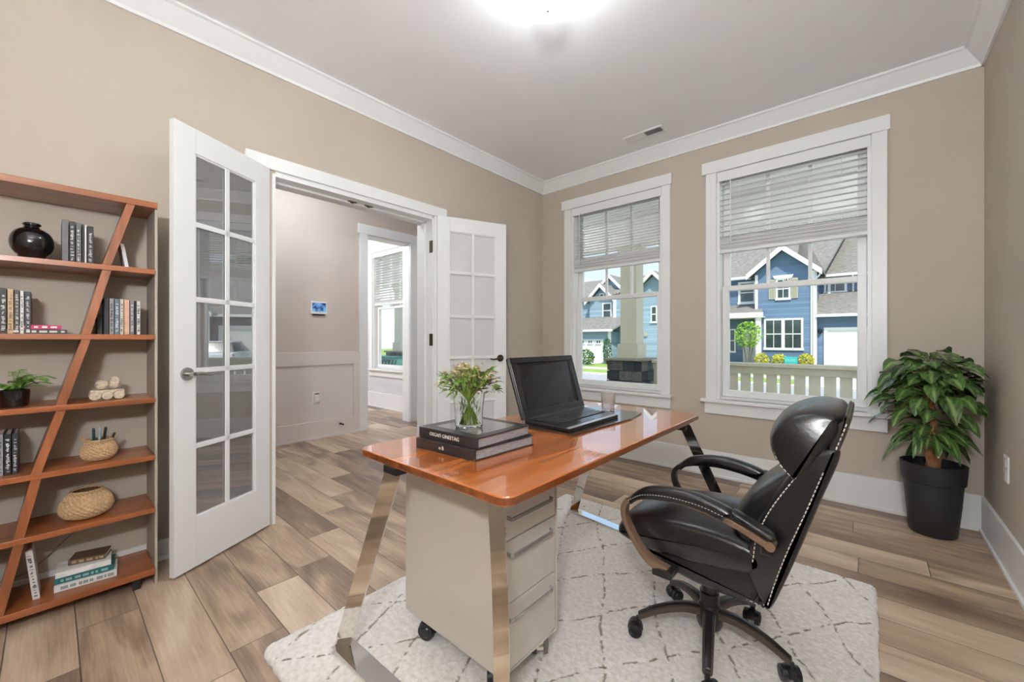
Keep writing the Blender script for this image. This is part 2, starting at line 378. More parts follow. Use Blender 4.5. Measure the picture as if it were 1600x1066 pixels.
# hall side skin of the left wall, hall's far wall, far room
bm = B(); wall_pieces(bm, 'Y', XJ, XJ+.01, YF, D, 0, ZC, [(.843, 1.99, -1, 2.015)]); S(finish(bm, 'wall_hall_near', HALLW))
bm = B(); wall_pieces(bm, 'Y', XH2, XH, YF, D, 0, ZC, [(2.472, 3.069, -1, 2.30)]); S(finish(bm, 'wall_hall_far', HALLW))
bm = B(); wall_pieces(bm, 'X', D, D+.14, -8.2, XJ, 0, ZC, [(W3[0], W3[1], WZ0, 2.43)]); S(finish(bm, 'wall_back_far', FARW))
bm = B(); box(bm, -8.2, -8.05, YF, D, 0, ZC); S(finish(bm, 'wall_end', FARW))

def crown(name, p0, p1, inward, m=TRIM):
    """sloped crown board: foot at z 2.58 on the wall, head .08 out at the ceiling"""
    p0, p1, i = Vector(p0), Vector(p1), Vector(inward); bm = B()
    prof = [(0.0, 2.575), (.012, 2.575), (.016, 2.59), (.072, 2.662), (.084, 2.668), (.084, ZC), (0, ZC)]
    prism(bm, [p0+i*a+Vector((0, 0, z)) for a, z in prof], p1-p0); return S(finish(bm, name, m))
crown('trim_1', (XL, YF, 0), (XL, D, 0), (1, 0, 0)); crown('trim_2', (XL, D, 0), (XR, D, 0), (0, -1, 0)); crown('trim_3', (XR, YF, 0), (XR, D, 0), (-1, 0, 0))
crown('trim_4', (XH, YF, 0), (XH, D, 0), (1, 0, 0)); crown('trim_5', (XH2-.01, D, 0), (-8.05, D, 0), (0, -1, 0))
def baseb(name, x0, x1, y0, y1, sx, sy, h=.197, m=TRIM):
    bm = B(); box(bm, x0, x1, y0, y1, 0, h)
    box(bm, x0 if sx >= 0 else x0-.01, x1+.01 if sx > 0 else x1, y0 if sy >= 0 else y0-.01, y1, 0, .018)
    return S(finish(bm, name, m, bevel=.0015, seg=1))
baseb('baseboard_back', XL, XR, D-.014, D, 0, -1); baseb('baseboard_right', XR-.014, XR, YF, D-.026, -1, 0)
baseb('baseboard_left', XL, XL+.012, YF, .72, 1, 0, h=.095); baseb('baseboard_left_far', XL, XL+.014, 2.12, D-.03, 1, 0)
baseb('baseboard_far_room', -8.05, XH2-.01, D-.014, D, 0, -1, h=.23)

# door opening trim (casings, jambs, latch plates)
t = struct('trim_6', (XL, 1.4, 0))
bm = B(); box(bm, XL, XL+.02, .704, 2.109, 2.03, 2.106); finish(bm, 'head_casing', TRIM, t, bevel=.002)
bm = B(); box(bm, XL, XL+.012, 1.99, 2.105, 0, 2.03); finish(bm, 'side_casing', TRIM, t, bevel=.002)
bm = B(); box(bm, XL, XL+.012, .724, .786, 0, 2.03); finish(bm, 'side_casing', TRIM, t, bevel=.002)
bm = B(); box(bm, XJ-.015, XL+.002, 1.975, 1.992, 0, 2.015); box(bm, XJ+.07, XJ+.10, 1.962, 1.975, 0, 2.0); finish(bm, 'jamb', TRIM, t)
bm = B(); box(bm, XJ-.015, XL+.002, .841, .858, 0, 2.015); finish(bm, 'jamb', TRIM, t)
bm = B(); box(bm, XJ-.015, XL+.002, .858, 1.975, 2.0, 2.03); box(bm, XJ+.07, XJ+.10, .858, 1.975, 1.988, 2.0); finish(bm, 'head_jamb', TRIM, t)
for y in (1.36, 1.48):
    bm = B(); box(bm, -2.665, -2.635, y-.03, y+.03, 1.996, 2.0); box(bm, -2.656, -2.644, y-.012, y+.012, 1.99, 1.996); finish(bm, 'latch_plate', BRONZE, t)
for a in (.74, 2.0):
    bm = B(); box(bm, XJ-.02, XJ, a-.0, a+.10, 0, 2.03); finish(bm, 'hall_casing', TRIM, t)
bm = B(); box(bm, XJ-.022, XJ, .72, 2.12, 2.03, 2.11); finish(bm, 'hall_head_casing', TRIM, t)

# french door leaves
def leaf(name, hinge, free, side, glass, knobmat, hinges, leverdir):
    hx, hy = hinge; d = Vector((free[0]-hx, free[1]-hy, 0)); w = d.length; d.normalize()
    r = struct(name, (hx, hy, 0)); r.rotation_euler = (0, 0, math.atan2(d.y, d.x)); ORG[r.name] = Vector((0, 0, 0))
    y0, y1 = (-.028, 0) if side < 0 else (0, .035); ym = (y0+y1)/2; face = 0
    g0, g1, zb, zt = .098, w-.099, .235, 1.922
    bm = B(); box(bm, 0, g0, y0, y1, .01, 2.035); finish(bm, 'hinge_stile', TRIM, r, bevel=.002)
    bm = B(); box(bm, g1, w, y0, y1, .01, 2.035); finish(bm, 'lock_stile', TRIM, r, bevel=.002)
    bm = B(); box(bm, g0, g1, y0, y1, .01, zb); finish(bm, 'bottom_rail', TRIM, r)
    bm = B(); box(bm, g0, g1, y0, y1, zt, 2.035); finish(bm, 'top_rail', TRIM, r)
    bm = B(); gm = (g0+g1)/2
    for z in (.567, .917, 1.247, 1.595): 
        for s in (y0+.003, y1-.010): box(bm, g0, g1, s, s+.007, z-.012, z+.012)
        box(bm, g0, g1, y0+.006, y1-.006, z-.007, z+.007)
    for s in (y0+.003, y1-.010): box(bm, gm-.012, gm+.012, s, s+.007, zb, zt)
    box(bm, gm-.007, gm+.007, y0+.006, y1-.006, zb, zt)
    zz = (zb, .567, .917, 1.247, 1.595, zt)
    for a, b_ in ((g0, g0+.008), (g1-.008, g1)): box(bm, a, b_, y0+.006, y1-.006, zb, zt)
    for a, b_ in ((zb, zb+.008), (zt-.008, zt)): box(bm, g0, g1, y0+.006, y1-.006, a, b_)
    finish(bm, 'glazing_bars', TRIM, r, bevel=.0015, seg=1)
    for (a, b_) in ((g0, gm), (gm, g1)):
        for z, z2 in zip(zz, zz[1:]):
            bm = B(); box(bm, a+.007, b_-.007, ym-.0015, ym+.0015, z+.007, z2-.007); finish(bm, 'glass_pane', glass, r)
    out = 1 if side < 0 else -1; fy = 0
    for sgn, base in ((out, 0 if side < 0 else 0), (-out, y0 if side < 0 else y1)):
        bm = B(); kx = w-.056
        cyl(bm, (kx, base, .905), (kx, base+sgn*.008, .905), .03, .028, 28); cyl(bm, (kx, base+sgn*.006, .905), (kx, base+sgn*.045, .905), .011, .009, 16)
        pts = spline([(kx, base+sgn*.042, .905), (kx-.03, base+sgn*.046, .906), (kx-.06, base+sgn*.044, .900), (kx-.085, base+sgn*.042, .898), (kx-.105, base+sgn*.043, .904)], 5)
        tube(bm, pts, .007, 10, rad=[.0085-.003*i/len(pts) for i in range(len(pts))])
        o = finish(bm, 'lever_handle', knobmat, r, smooth=True, auto=.7)
    for z in (.22, 1.06, 1.79):
        bm = B(); cyl(bm, (.004, (y0-.004 if side < 0 else y1+.004), z-.045), (.004, (y0-.004 if side < 0 else y1+.004), z+.045), .005, n=12)
        finish(bm, 'hinge', BRONZE, r, smooth=True, auto=.7)
    return r
leaf('door_1', (-2.556, .825), (-2.29, .36), -1, DGLASS, NICKEL, True, 1)
leaf('door_2', (-2.533, 2.0), (-2.31, 2.553), 1, DGLASS2, BRONZE, True, 1)
for z in (1.06, 1.79, .22):
    bm = B(); box(bm, -2.598, -2.560, 1.970, 1.975, z-.047, z+.047); o = finish(bm, 'hinge_plate', BRONZE, t, bevel=.001)

# ------------------------------------------------------------------ windows
BLIND = mat('white_blind_vinyl', (236, 236, 234), .5, var=.01)
def window(name, x0, x1, z0=WZ0, z1=WZ1, muntins=2, zr=1.455):
    r = struct(name, ((x0+x1)/2, D, z0)); y = D
    bm = B(); box(bm, x0-.075, x0, y-.02, y, z0, z1); finish(bm, 'side_casing', TRIM, r, bevel=.002)
    bm = B(); box(bm, x1, x1+.072, y-.02, y, z0, z1); finish(bm, 'side_casing', TRIM, r, bevel=.002)
    bm = B(); box(bm, x0-.103, x1+.085, y-.028, y, z1, z1+.09); finish(bm, 'head_casing', TRIM, r, bevel=.002)
    bm = B(); box(bm, x0-.108, x1+.09, y-.055, y+.03, z0-.022, z0); finish(bm, 'window_stool', TRIM, r, bevel=.003)
    bm = B(); box(bm, x0-.084, x1+.075, y-.02, y, z0-.112, z0-.022); finish(bm, 'apron', TRIM, r, bevel=.002)
    # jamb liner
    bm = B(); j = .02
    box(bm, x0, x0+j, y, y+.14, z0, z1); box(bm, x1-j, x1, y, y+.14, z0, z1); box(bm, x0+j, x1-j, y, y+.14, z1-j, z1); box(bm, x0+j, x1-j, y+.03, y+.15, z0-.01, z0+.018)
    finish(bm, 'jamb_liner', TRIM, r)
    st = .048; a, b_ = x0+j+.002, x1-j-.002
    # lower sash (room side) and upper sash (outer)
    def sash(nm, ya, yb, za, zb, rb, rt, mun):
        bm = B(); box(bm, a, a+st, ya, yb, za, zb); box(bm, b_-st, b_, ya, yb, za, zb); box(bm, a+st, b_-st, ya, yb, za, za+rb); box(bm, a+st, b_-st, ya, yb, zb-rt, zb)
        if mun:
            for k in range(1, mun+1):
                xm = a+st+(b_-a-2*st)*k/(mun+1); box(bm, xm-.011, xm+.011, ya+.004, yb-.004, za+rb, zb-rt)
        finish(bm, nm, TRIM, r, bevel=.002, seg=1)
        bm = B(); ym = (ya+yb)/2; box(bm, a+st-.004, b_-st+.004, ym-.002, ym+.002, za+rb-.004, zb-rt+.004); finish(bm, 'window_pane', GLASS, r)
    sash('lower_sash', y+.062, y+.094, z0+.02, zr+.022, .05, .038, 0)
    sash('upper_sash', y+.098, y+.13, zr-.015, z1-.022, .034, .045, muntins)
    bm = B(); xm = (a+b_)/2; box(bm, xm-.03, xm+.03, y+.066, y+.09, zr+.022, zr+.03); cyl(bm, (xm, y+.078, zr+.03), (xm, y+.078, zr+.042), .012, n=16); box(bm, xm-.004, xm+.035, y+.07, y+.08, zr+.034, zr+.041)
    finish(bm, 'sash_lock', NICKEL, r)
    return r
window('window_1', *W1); window('window_2', *W2); window('window_3', *W3, z1=2.43, zr=1.56)
def blind(x0, x1, ztop, zlow, zstack, label, n, tilt=.05, wand=True):
    r = thing('window_blind', ((x0+x1)/2, D+.03, ztop), label, 'blind', 'horizontal blinds in the windows')
    x0 += .008; x1 -= .008; yc = D+.034
    bm = B(); box(bm, x0-.004, x1+.004, D-.012, D-.004, ztop-.075, ztop-.002); box(bm, x0, x1, D-.004, D+.05, ztop-.05, ztop-.004); finish(bm, 'headrail', BLIND, r, bevel=.002)
    bm = B(); z1 = ztop-.085
    for i in range(n):
        z = z1-(z1-zstack-.01)*i/(n-1)
        obb(bm, ((x0+x1)/2, yc, z), ((x1-x0)/2, 0, 0), (0, .0235, .0235*tilt), (0, 0, .0013))
    finish(bm, 'slats', BLIND, r)
    bm = B(); k = 0; z = zlow+.026
    while z < zstack:
        obb(bm, ((x0+x1)/2, yc+.0015*math.sin(k*2.1), z), ((x1-x0)/2, 0, 0), (0, .0235, .001*math.sin(k*1.3)), (0, 0, .0016)); z += .0052; k += 1
    finish(bm, 'slat_stack', BLIND, r)
    bm = B(); box(bm, x0, x1, yc-.024, yc+.024, zlow, zlow+.024); finish(bm, 'bottom_rail', BLIND, r, bevel=.004)
    for f in (.16, .5, .84):
        x = x0+(x1-x0)*f; bm = B()
        for yy in (yc-.026, yc+.026): cyl(bm, (x, yy, zlow+.01), (x, yy, ztop-.06), .0009, n=6)
        finish(bm, 'ladder_cord', BLIND, r)
    if wand:
        bm = B(); cyl(bm, (x0+.09, D-.018, ztop-.07), (x0+.092, D-.018, ztop-.56), .0035, .0045, 10); cyl(bm, (x0+.09, D-.018, ztop-.06), (x0+.09, D-.018, ztop-.085), .006, n=10)
        finish(bm, 'tilt_wand', BLIND, r, smooth=True, auto=.7)
blind(W1[0], W1[1], WZ1, 1.727, 1.845, 'white horizontal blind half raised in the window with the stone-based porch column behind it', 17, .45)
blind(W2[0], W2[1], WZ1, 1.727, 1.845, 'white horizontal blind half raised in the window nearest the potted plant', 11)
blind(W3[0], W3[1], 2.43, 1.60, 1.66, 'white horizontal blind lowered to mid window in the small room beyond the hall', 18, -.2)

# ------------------------------------------------------------------ hall: wainscot and cased doorway
t = struct('trim_7', (XH, 1.5, 0))
bm = B(); box(bm, XH, XH+.008, YF, 2.376, 0, .80); finish(bm, 'wainscot_panel', HALLP, t)
bm = B(); box(bm, XH, XH+.022, YF, 2.376, .785, .926); finish(bm, 'chair_rail', HALLP, t, bevel=.002)
bm = B(); box(bm, XH, XH+.022, YF, 2.376, 0, .185); finish(bm, 'base_rail', HALLP, t, bevel=.002)
bm = B(); box(bm, XH, XH+.0215, 2.30, 2.376, .185, .785); finish(bm, 'panel_stile', HALLP, t)
bm = B(); box(bm, XH, XH+.0215, 1.40, 1.487, .185, .785); finish(bm, 'panel_stile', HALLP, t)
bm = B(); box(bm, XH+.022, XH+.034, YF, 2.376, 0, .02); finish(bm, 'shoe_moulding', HALLP, t)
t = struct('trim_8', (XH, 2.77, 0))
bm = B(); box(bm, XH, XH+.024, 2.376, 2.474, 0, 2.30); finish(bm, 'side_casing', TRIM, t, bevel=.002)
bm = B(); box(bm, XH, XH+.024, 3.067, 3.218, 0, 2.30); finish(bm, 'side_casing', TRIM, t, bevel=.002)
bm = B(); box(bm, XH, XH+.03, 2.355, 3.24, 2.30, 2.412); finish(bm, 'head_casing', TRIM, t, bevel=.002)
bm = B(); box(bm, XH2-.005, XH+.005, 2.466, 2.482, 0, 2.295); box(bm, XH2-.005, XH+.005, 3.059, 3.075, 0, 2.295); box(bm, XH2-.005, XH+.005, 2.466, 3.075, 2.285, 2.302); finish(bm, 'jamb', TRIM, t)
# small white end of a hall casing seen past the glass door
bm = B(); box(bm, XH, XH+.02, 1.40, 1.478, 2.02, 2.12); S(finish(bm, 'trim_9', TRIM, bevel=.003))

# thermostat tablet and plug-in
t = thing('control_panel', (XH, 1.91, 1.33), 'small white wall panel with a blue lit screen on the hall wall', 'control panel')
bm = B(); box(bm, XH, XH+.022, 1.825, 1.995, 1.335, 1.468); finish(bm, 'housing', mat('panel_white', (232, 232, 232), .4, var=.01), t, bevel=.005)
scr = bpy.data.materials.new('blue_screen'); scr.use_nodes = True; tt = scr.node_tree; pp = tt.nodes['Principled BSDF']
co = N(tt, 'ShaderNodeTexCoord'); nn = N(tt, 'ShaderNodeTexNoise'); nn.inputs['Scale'].default_value = 22; rr = N(tt, 'ShaderNodeValToRGB')
rr.color_ramp.elements[0].position = .42; rr.color_ramp.elements[0].color = srgb(14, 30, 84); rr.color_ramp.elements[1].position = .62; rr.color_ramp.elements[1].color = srgb(110, 170, 225)
tt.links.new(co.outputs['Object'], nn.inputs['Vector']); tt.links.new(nn.outputs[0], rr.inputs[0]); tt.links.new(rr.outputs[0], pp.inputs['Emission Color']); pp.inputs['Emission Strength'].default_value = .8; pp.inputs['Base Color'].default_value = (0.01, .02, .05, 1)
bm = B(); box(bm, XH+.0215, XH+.024, 1.838, 1.982, 1.362, 1.455); finish(bm, 'screen', scr, t)
bm = B(); box(bm, XH+.0, XH+.02, 1.85, 1.97, 1.322, 1.334); finish(bm, 'speaker_grille', DARKG, t)
t = thing('night_light', (XH, 1.88, .36), 'small white night light plugged into an outlet on the hall wainscot', 'night light')
bm = B(); box(bm, XH+.008, XH+.014, 1.842, 1.918, .37, .50); finish(bm, 'outlet_plate', mat('plate_white', (238, 236, 230), .4, var=.01), t, bevel=.003)
bm = B(); box(bm, XH+.014, XH+.05, 1.852, 1.908, .395, .475); finish(bm, 'plug_body', mat('plug_white', (228, 226, 214), .3, var=.01), t, bevel=.008, seg=3)
bm = B(); box(bm, XH+.014, XH+.045, 1.858, 1.902, .475, .49); finish(bm, 'plug_cap', NICKEL, t, bevel=.003)
t = thing('door_stop', (XH+.02, 2.145, .12), 'tiny dark door stop on the hall base board', 'door stop')
bm = B(); cyl(bm, (XH+.022, 2.145, .122), (XH+.03, 2.145, .122), .013, n=16); finish(bm, 'base', BRONZE, t)
bm = B(); cyl(bm, (XH+.03, 2.145, .122), (XH+.075, 2.145, .122), .005, n=12); cyl(bm, (XH+.075, 2.145, .122), (XH+.085, 2.145, .122), .01, n=16); finish(bm, 'bumper', BLACKP, t)

# outlet on the right wall
t = thing('wall_outlet', (XR, 2.905, .40), 'white electrical outlet low on the right wall beside the plant', 'outlet')
bm = B(); box(bm, XR-.007, XR, 2.866, 2.944, .405, .527); finish(bm, 'cover_plate', mat('plate_white', (238, 236, 230), .4), t, bevel=.003)
for z in (.437, .495):
    bm = B(); box(bm, XR-.010, XR-.006, 2.888, 2.922, z-.017, z+.017); finish(bm, 'socket', mat('socket_white', (222, 220, 214), .4), t, bevel=.002)

# ceiling vent
t = thing('ceiling_vent', (-1.33, 3.09, ZC), 'white slotted air vent in the ceiling above the left window', 'vent')
bm = B(); x0, x1, y0, y1 = -1.485, -1.172, 3.035, 3.145
for q in ((x0, x1, y0, y0+.018), (x0, x1, y1-.018, y1), (x0, x0+.018, y0+.018, y1-.018), (x1-.018, x1, y0+.018, y1-.018), (-1.335, -1.323, y0+.018, y1-.018)): box(bm, *q, ZC-.008, ZC)
finish(bm, 'frame', TRIM, t, bevel=.002, seg=1)
bm = B(); box(bm, x0+.018, x1-.018, y0+.018, y1-.018, ZC-.002, ZC-.0005); finish(bm, 'duct_opening', DARKG, t)
bm = B()
for i in range(13): obb(bm, (-1.462+i*.0102, 3.09, ZC-.006), (.0042, 0, .0018), (0, .037, 0), (-.0003, 0, .0007))
for i in range(13): obb(bm, (-1.318+i*.0105, 3.09, ZC-.006), (.0018, 0, -.0035), (0, .037, 0), (.0007, 0, .0003))
finish(bm, 'louvres', TRIM, t)

# ceiling lamps
def lamp(x, y, r, strength, label, name='ceiling_lamp', col=(240, 247, 255), zc=None):
    zc = ZC if zc is None else zc; t = thing(name, (x, y, zc), label, 'ceiling lamp')
    bm = B(); lathe(bm, [(0, zc), (r*1.12, zc), (r*1.14, zc-.02), (r*1.02, zc-.028), (0, zc-.028)], (x, y, 0), 48); finish(bm, 'ceiling_plate', NICKEL, t, smooth=True, auto=.6)
    bm = B(); pr = [(0, zc-.024)]+[(r*math.cos(a), zc-.082+r*math.sin(a)) for a in [math.radians(32-12.2*i) for i in range(10)]]+[(0, zc-.082-r)]
    lathe(bm, pr, (x, y, 0), 48); finish(bm, 'glass_dome', emit('lamp_glow', col, strength), t, smooth=True)
    bm = B(); lathe(bm, [(0, -.014), (.005, -.012), (.007, -.006), (.004, 0), (.0, .002)], (x, y, zc-.082-r), 16); finish(bm, 'finial', NICKEL, t, smooth=True)
lamp(-1.045, 1.424, .106, LAMP, 'round glass ceiling lamp glowing above the desk')
lamp(-3.6, 1.5, .16, HALL, 'unseen round ceiling lamp added to brighten the hall')  # added out of view, to light the hall walls
lamp(-6.2, 1.6, .16, FAR, 'unseen round ceiling lamp added to brighten the small room beyond the hall')  # added out of view, to light the far room
# unseen torchiere added behind the camera to fill the room with light: a frosted bulb over a shallow cup
TX, TY = .20, -.52
t = thing('fill_lamp', (TX, TY, 0), 'unseen torchiere added behind the camera to fill the room with even light', 'floor lamp')
bm = B(); lathe(bm, [(0, 0), (.14, 0), (.14, .015), (.03, .03), (0, .03)], (TX, TY, 0), 32); finish(bm, 'base', BRONZE, t, smooth=True, auto=.6)
bm = B(); cyl(bm, (TX, TY, .02), (TX, TY, 1.52), .012, n=16); finish(bm, 'pole', BRONZE, t, smooth=True, auto=.6)
bm = B(); lathe(bm, [(0, 1.50), (.04, 1.50), (.11, 1.54), (.135, 1.585), (.131, 1.585), (.105, 1.55), (.04, 1.515), (0, 1.515)], (TX, TY, 0), 40); finish(bm, 'lamp_shade', mat('white_cup', (240, 240, 240), .5), t, smooth=True, auto=.6)
bm = B(); lathe(bm, [(0, 1.54)]+[(.115*math.cos(a), 1.655+.115*math.sin(a)) for a in [math.radians(x) for x in range(-75, 90, 15)]]+[(0, 1.77)], (TX, TY, 0), 28); finish(bm, 'bulb', emit('bulb_glow', (240, 247, 255), FILL_LIGHT), t, smooth=True)

# ================================================================== rug
def rug():
    x0, x1, y0, y1 = -1.55, .025, .47, 2.32; nx, ny = 330, 380
    bm = B(); lay = bm.verts.layers.float.new('knots') if False else None
    me = bpy.data.meshes.new('area_rug'); V, F, K = [], [], []
    def line(x, y):
        # wobbly lattice of diamonds about .34 m apart
        wx = x+.035*noise.noise((x*3.1, y*3.1, 0))+.006*noise.noise((x*25, y*25, 2)); wy = y+.035*noise.noise((x*3.1, y*3.1, 7))+.006*noise.noise((x*25, y*25, 5))
        a = (wx*1.0+wy*.55)/.235; b = (wx*1.0-wy*.75)/.30
        d = min(abs(a-round(a))*.235, abs(b-round(b))*.30)
        return d
    for j in range(ny+1):
        for i in range(nx+1):
            u, v = i/nx, j/ny; x = x0+(x1-x0)*u; y = y0+(y1-y0)*v
            e = min(u*(x1-x0), (1-u)*(x1-x0), v*(y1-y0), (1-v)*(y1-y0))
            # rounded corners
            cx = min(max(x, x0+.05), x1-.05); cy = min(max(y, y0+.05), y1-.05)
            dd = math.hypot(x-cx, y-cy)
            if dd > .05: x = cx+(x-cx)*.05/dd; y = cy+(y-cy)*.05/dd; e = 0
            if e < .004: 
                x += .006*noise.noise((x*30, y*30, 3)); y += .006*noise.noise((x*30, y*30, 9))
            d = line(x, y); k = max(0, 1-d/.0062)
            k2 = max(0, 1-d/.014)
            z = .006+.014*min(1, (e/.022))**.5+.0022*noise.noise((x*70, y*70, 0))+.002*noise.noise((x*150, y*150, 0))+.002*noise.noise((x*12, y*12, 0))
            z -= .0035*k2
            V.append((x, y, z)); K.append(min(1, k*1.6) if e > .01 else 0)
    for j in range(ny):
        for i in range(nx):
            a = j*(nx+1)+i; F.append((a, a+1, a+nx+2, a+nx+1))
    # skirt to the floor
    rim = [i for i in range(nx+1)]+[j*(nx+1)+nx for j in range(1, ny+1)]+[ny*(nx+1)+i for i in range(nx-1, -1, -1)]+[j*(nx+1) for j in range(ny-1, 0, -1)]
    n0 = len(V)
    for q in rim: V.append((V[q][0], V[q][1], .0005)); K.append(0)
    m_ = len(rim)
    for q in range(m_): F.append((rim[q], n0+q, n0+(q+1) % m_, rim[(q+1) % m_]))
    o_ = Vector(((x0+x1)/2, (y0+y1)/2, 0)); V = [(a-o_.x, b-o_.y, c) for a, b, c in V]
    me.from_pydata(V, [], F); at = me.attributes.new('knots', 'FLOAT', 'POINT'); at.data.foreach_set('value', K)
    for p in me.polygons: p.use_smooth = True
    me.materials.append(rugmat()); o = bpy.data.objects.new('area_rug', me); C.objects.link(o); o.location = o_
    tag(o, 'thick cream shag rug with thin brown diamond lines under the desk', 'rug')
rug()
RZ = .0235

# ================================================================== desk
DX0, DX1, DY0, DY1, DZ = -1.28, -.612, .678, 2.075, .70
t = thing('office_desk', ((DX0+DX1)/2, (DY0+DY1)/2, RZ), 'glossy orange-brown wooden desk on polished chrome ribbon legs', 'desk')
bm = B(); pts = []
for cx, cy, a0 in ((DX1-.035, DY1-.035, 0), (DX0+.035, DY1-.035, 90), (DX0+.035, DY0+.035, 180), (DX1-.035, DY0+.035, 270)):
    for k in range(9):
        a = math.radians(a0+90*k/8); pts.append((cx+.035*math.cos(a), cy+.035*math.sin(a), DZ-.023))
prism(bm, pts, (0, 0, .023))
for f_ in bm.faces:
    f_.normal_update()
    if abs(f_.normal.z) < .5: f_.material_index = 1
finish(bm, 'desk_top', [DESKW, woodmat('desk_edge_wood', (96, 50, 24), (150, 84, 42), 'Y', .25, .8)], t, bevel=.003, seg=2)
bm = B(); box(bm, DX0+.10, DX1-.05, DY0+.035, DY0+.075, DZ-.036, DZ-.023); box(bm, DX0+.13, DX1-.05, DY1-.13, DY1-.08, DZ-.040, DZ-.023)
box(bm, DX0+.16, DX0+.19, DY0+.06, DY1-.13, DZ-.045, DZ-.023); box(bm, DX1-.12, DX1-.09, DY0+.06, DY1-.13, DZ-.045, DZ-.023)
finish(bm, 'support_rail', BLACKP, t, bevel=.002)
def ribbon(nm, top, foot, wv, tw=.0045, bend=None):
    bm = B(); top, foot = Vector(top), Vector(foot); pts = [top]
    for k in range(1, 12): 
        p = top.lerp(foot, k/12)
        if bend: p = p+Vector(bend)*math.sin(PI*k/12)
        pts.append(p)
    pts.append(foot); d = (foot-top).normalized(); w = Vector(wv); tv = d.cross(w).normalized()*tw
    strip(bm, pts, w, tv); finish(bm, nm, CHROME, t, smooth=True, auto=.5, bevel=0)
# near frame
ribbon('leg', (-1.085, .693, DZ-.03), (-1.335, .652, RZ+.006), (.026, 0.012, 0))
ribbon('leg', (-.672, .706, DZ-.03), (-.645, .690, RZ+.006), (.016, .010, 0), bend=(.012, 0, 0))
bm = B(); strip(bm, [(-1.352, .655, RZ+.004), (-1.0, .665, RZ+.004), (-.63, .69, RZ+.004)], (0, .034, 0), (0, 0, .0045)); finish(bm, 'foot_bar', CHROME, t, bevel=.001)
bm = B(); box(bm, -1.12, -1.05, .675, .715, DZ-.045, DZ-.023); finish(bm, 'leg_bracket', BLACKP, t, bevel=.002)
# far frame
ribbon('leg', (-.632, 1.912, DZ-.03), (-.345, 1.955, RZ+.006), (.020, .012, 0))
ribbon('leg', (-1.10, 1.99, DZ-.03), (-1.345, 2.10, RZ+.006), (.020, .012, 0))
bm = B(); strip(bm, [(-1.36, 2.10, RZ+.004), (-.85, 2.03, RZ+.004), (-.335, 1.957, RZ+.004)], (0.004, .028, 0), (0, 0, .0045)); finish(bm, 'foot_bar', CHROME, t, bevel=.001)
bm = B(); box(bm, -.66, -.60+-.02, 1.88, 1.945, DZ-.05, DZ-.023); finish(bm, 'leg_bracket', BLACKP, t, bevel=.002)

# ================================================================== drawer pedestal
PX0, PX1, PY0, PY1, PZ0, PZ1 = -1.235, -.772, .83, 1.10, .105, .615
t = thing('drawer_pedestal', ((PX0+PX1)/2, (PY0+PY1)/2, RZ), 'pale grey metal drawer pedestal on castors under the near end of the desk', 'drawer unit')
bm = B(); box(bm, PX0, PX1-.012, PY0, PY1, PZ0, PZ1); finish(bm, 'cabinet_body', PED, t, bevel=.008, seg=3)
bm = B(); box(bm, PX1-.012, PX1+.004, PY0+.001, PY0+.007, PZ0+.003, PZ1); box(bm, PX1-.012, PX1+.004, PY1-.007, PY1-.001, PZ0+.003, PZ1); box(bm, PX1-.012, PX1+.004, PY0+.007, PY1-.007, PZ1-.02, PZ1); box(bm, PX1-.012, PX1+.002, PY0+.007, PY1-.007, PZ0+.003, PZ0+.009)
finish(bm, 'front_frame', PED, t, bevel=.001, seg=1)
for za, zb, zh in ((.489, .588, .553), (.307, .485, .451), (.116, .303, .266)):
    bm = B(); box(bm, PX1-.012, PX1+.001, PY0+.010, PY1-.010, za, zb); d = finish(bm, 'drawer', PEDF, t, bevel=.0015)
    bm = B(); y0, y1 = PY0+.026, PY1-.040
    strip(bm, [(PX1+.001, y0, zh+.002), (PX1+.016, y0+.001, zh), (PX1+.018, y0+.008, zh), (PX1+.018, y1-.008, zh), (PX1+.016, y1-.001, zh), (PX1+.001, y1, zh+.002)], (0, 0, .0055), [(0, .002, 0), (.001, .002, 0), (.002, .001, 0), (.002, -.001, 0), (.001, -.002, 0), (0, -.002, 0)])
    finish(bm, 'handle', mat('brushed_handle', (176, 174, 170), .22, .6, var=.02), d, bevel=.001, seg=1)
def castor(parent, x, y, ztop, ang, r=.026, hoodmat=BLACKP, wheelmat=BLACKP, nm='castor'):
    """twin wheel castor: fork part with two wheels as sub-parts"""
    ca, sa = math.cos(ang), math.sin(ang); zc = RZ+r
    bm = B(); cyl(bm, (x, y, zc+r*.9), (x, y, ztop), .008, n=14)
    cx, cy = x+ca*.010, y+sa*.010
    # hood: half drum between the wheels
    pr = []; 
    for k in range(11):
        a = PI*k/10; pr.append((cx+ca*(r*1.08)*math.cos(a), cy+sa*(r*1.08)*math.cos(a), zc+r*1.08*math.sin(a)))
    off = Vector((-sa, ca, 0))
    pr = [Vector(p)-off*.010 for p in pr]; prism(bm, pr, off*.020)
    f = finish(bm, nm, hoodmat, parent, smooth=True, auto=.5)
    for s in (-1, 1):
        bm = B(); c0 = Vector((cx, cy, zc))+off*s*.0115; c1 = c0+off*s*.014
        cyl(bm, c0, c1, r, r*.93, 26); cyl(bm, c1, c1+off*s*.003, r*.6, r*.5, 20)
        finish(bm, 'wheel', wheelmat, f, smooth=True, auto=.5)
castor(t, -1.165, .870, PZ0, .4, .030); castor(t, -1.165, 1.06, PZ0, 1.0, .030)
castor(t, -.815, 1.065, PZ0, 2.3, .030, CHROME, mat('grey_wheel', (120, 118, 116), .3, .6, var=.05)); castor(t, -.83, .875, PZ0, 2.3, .030)

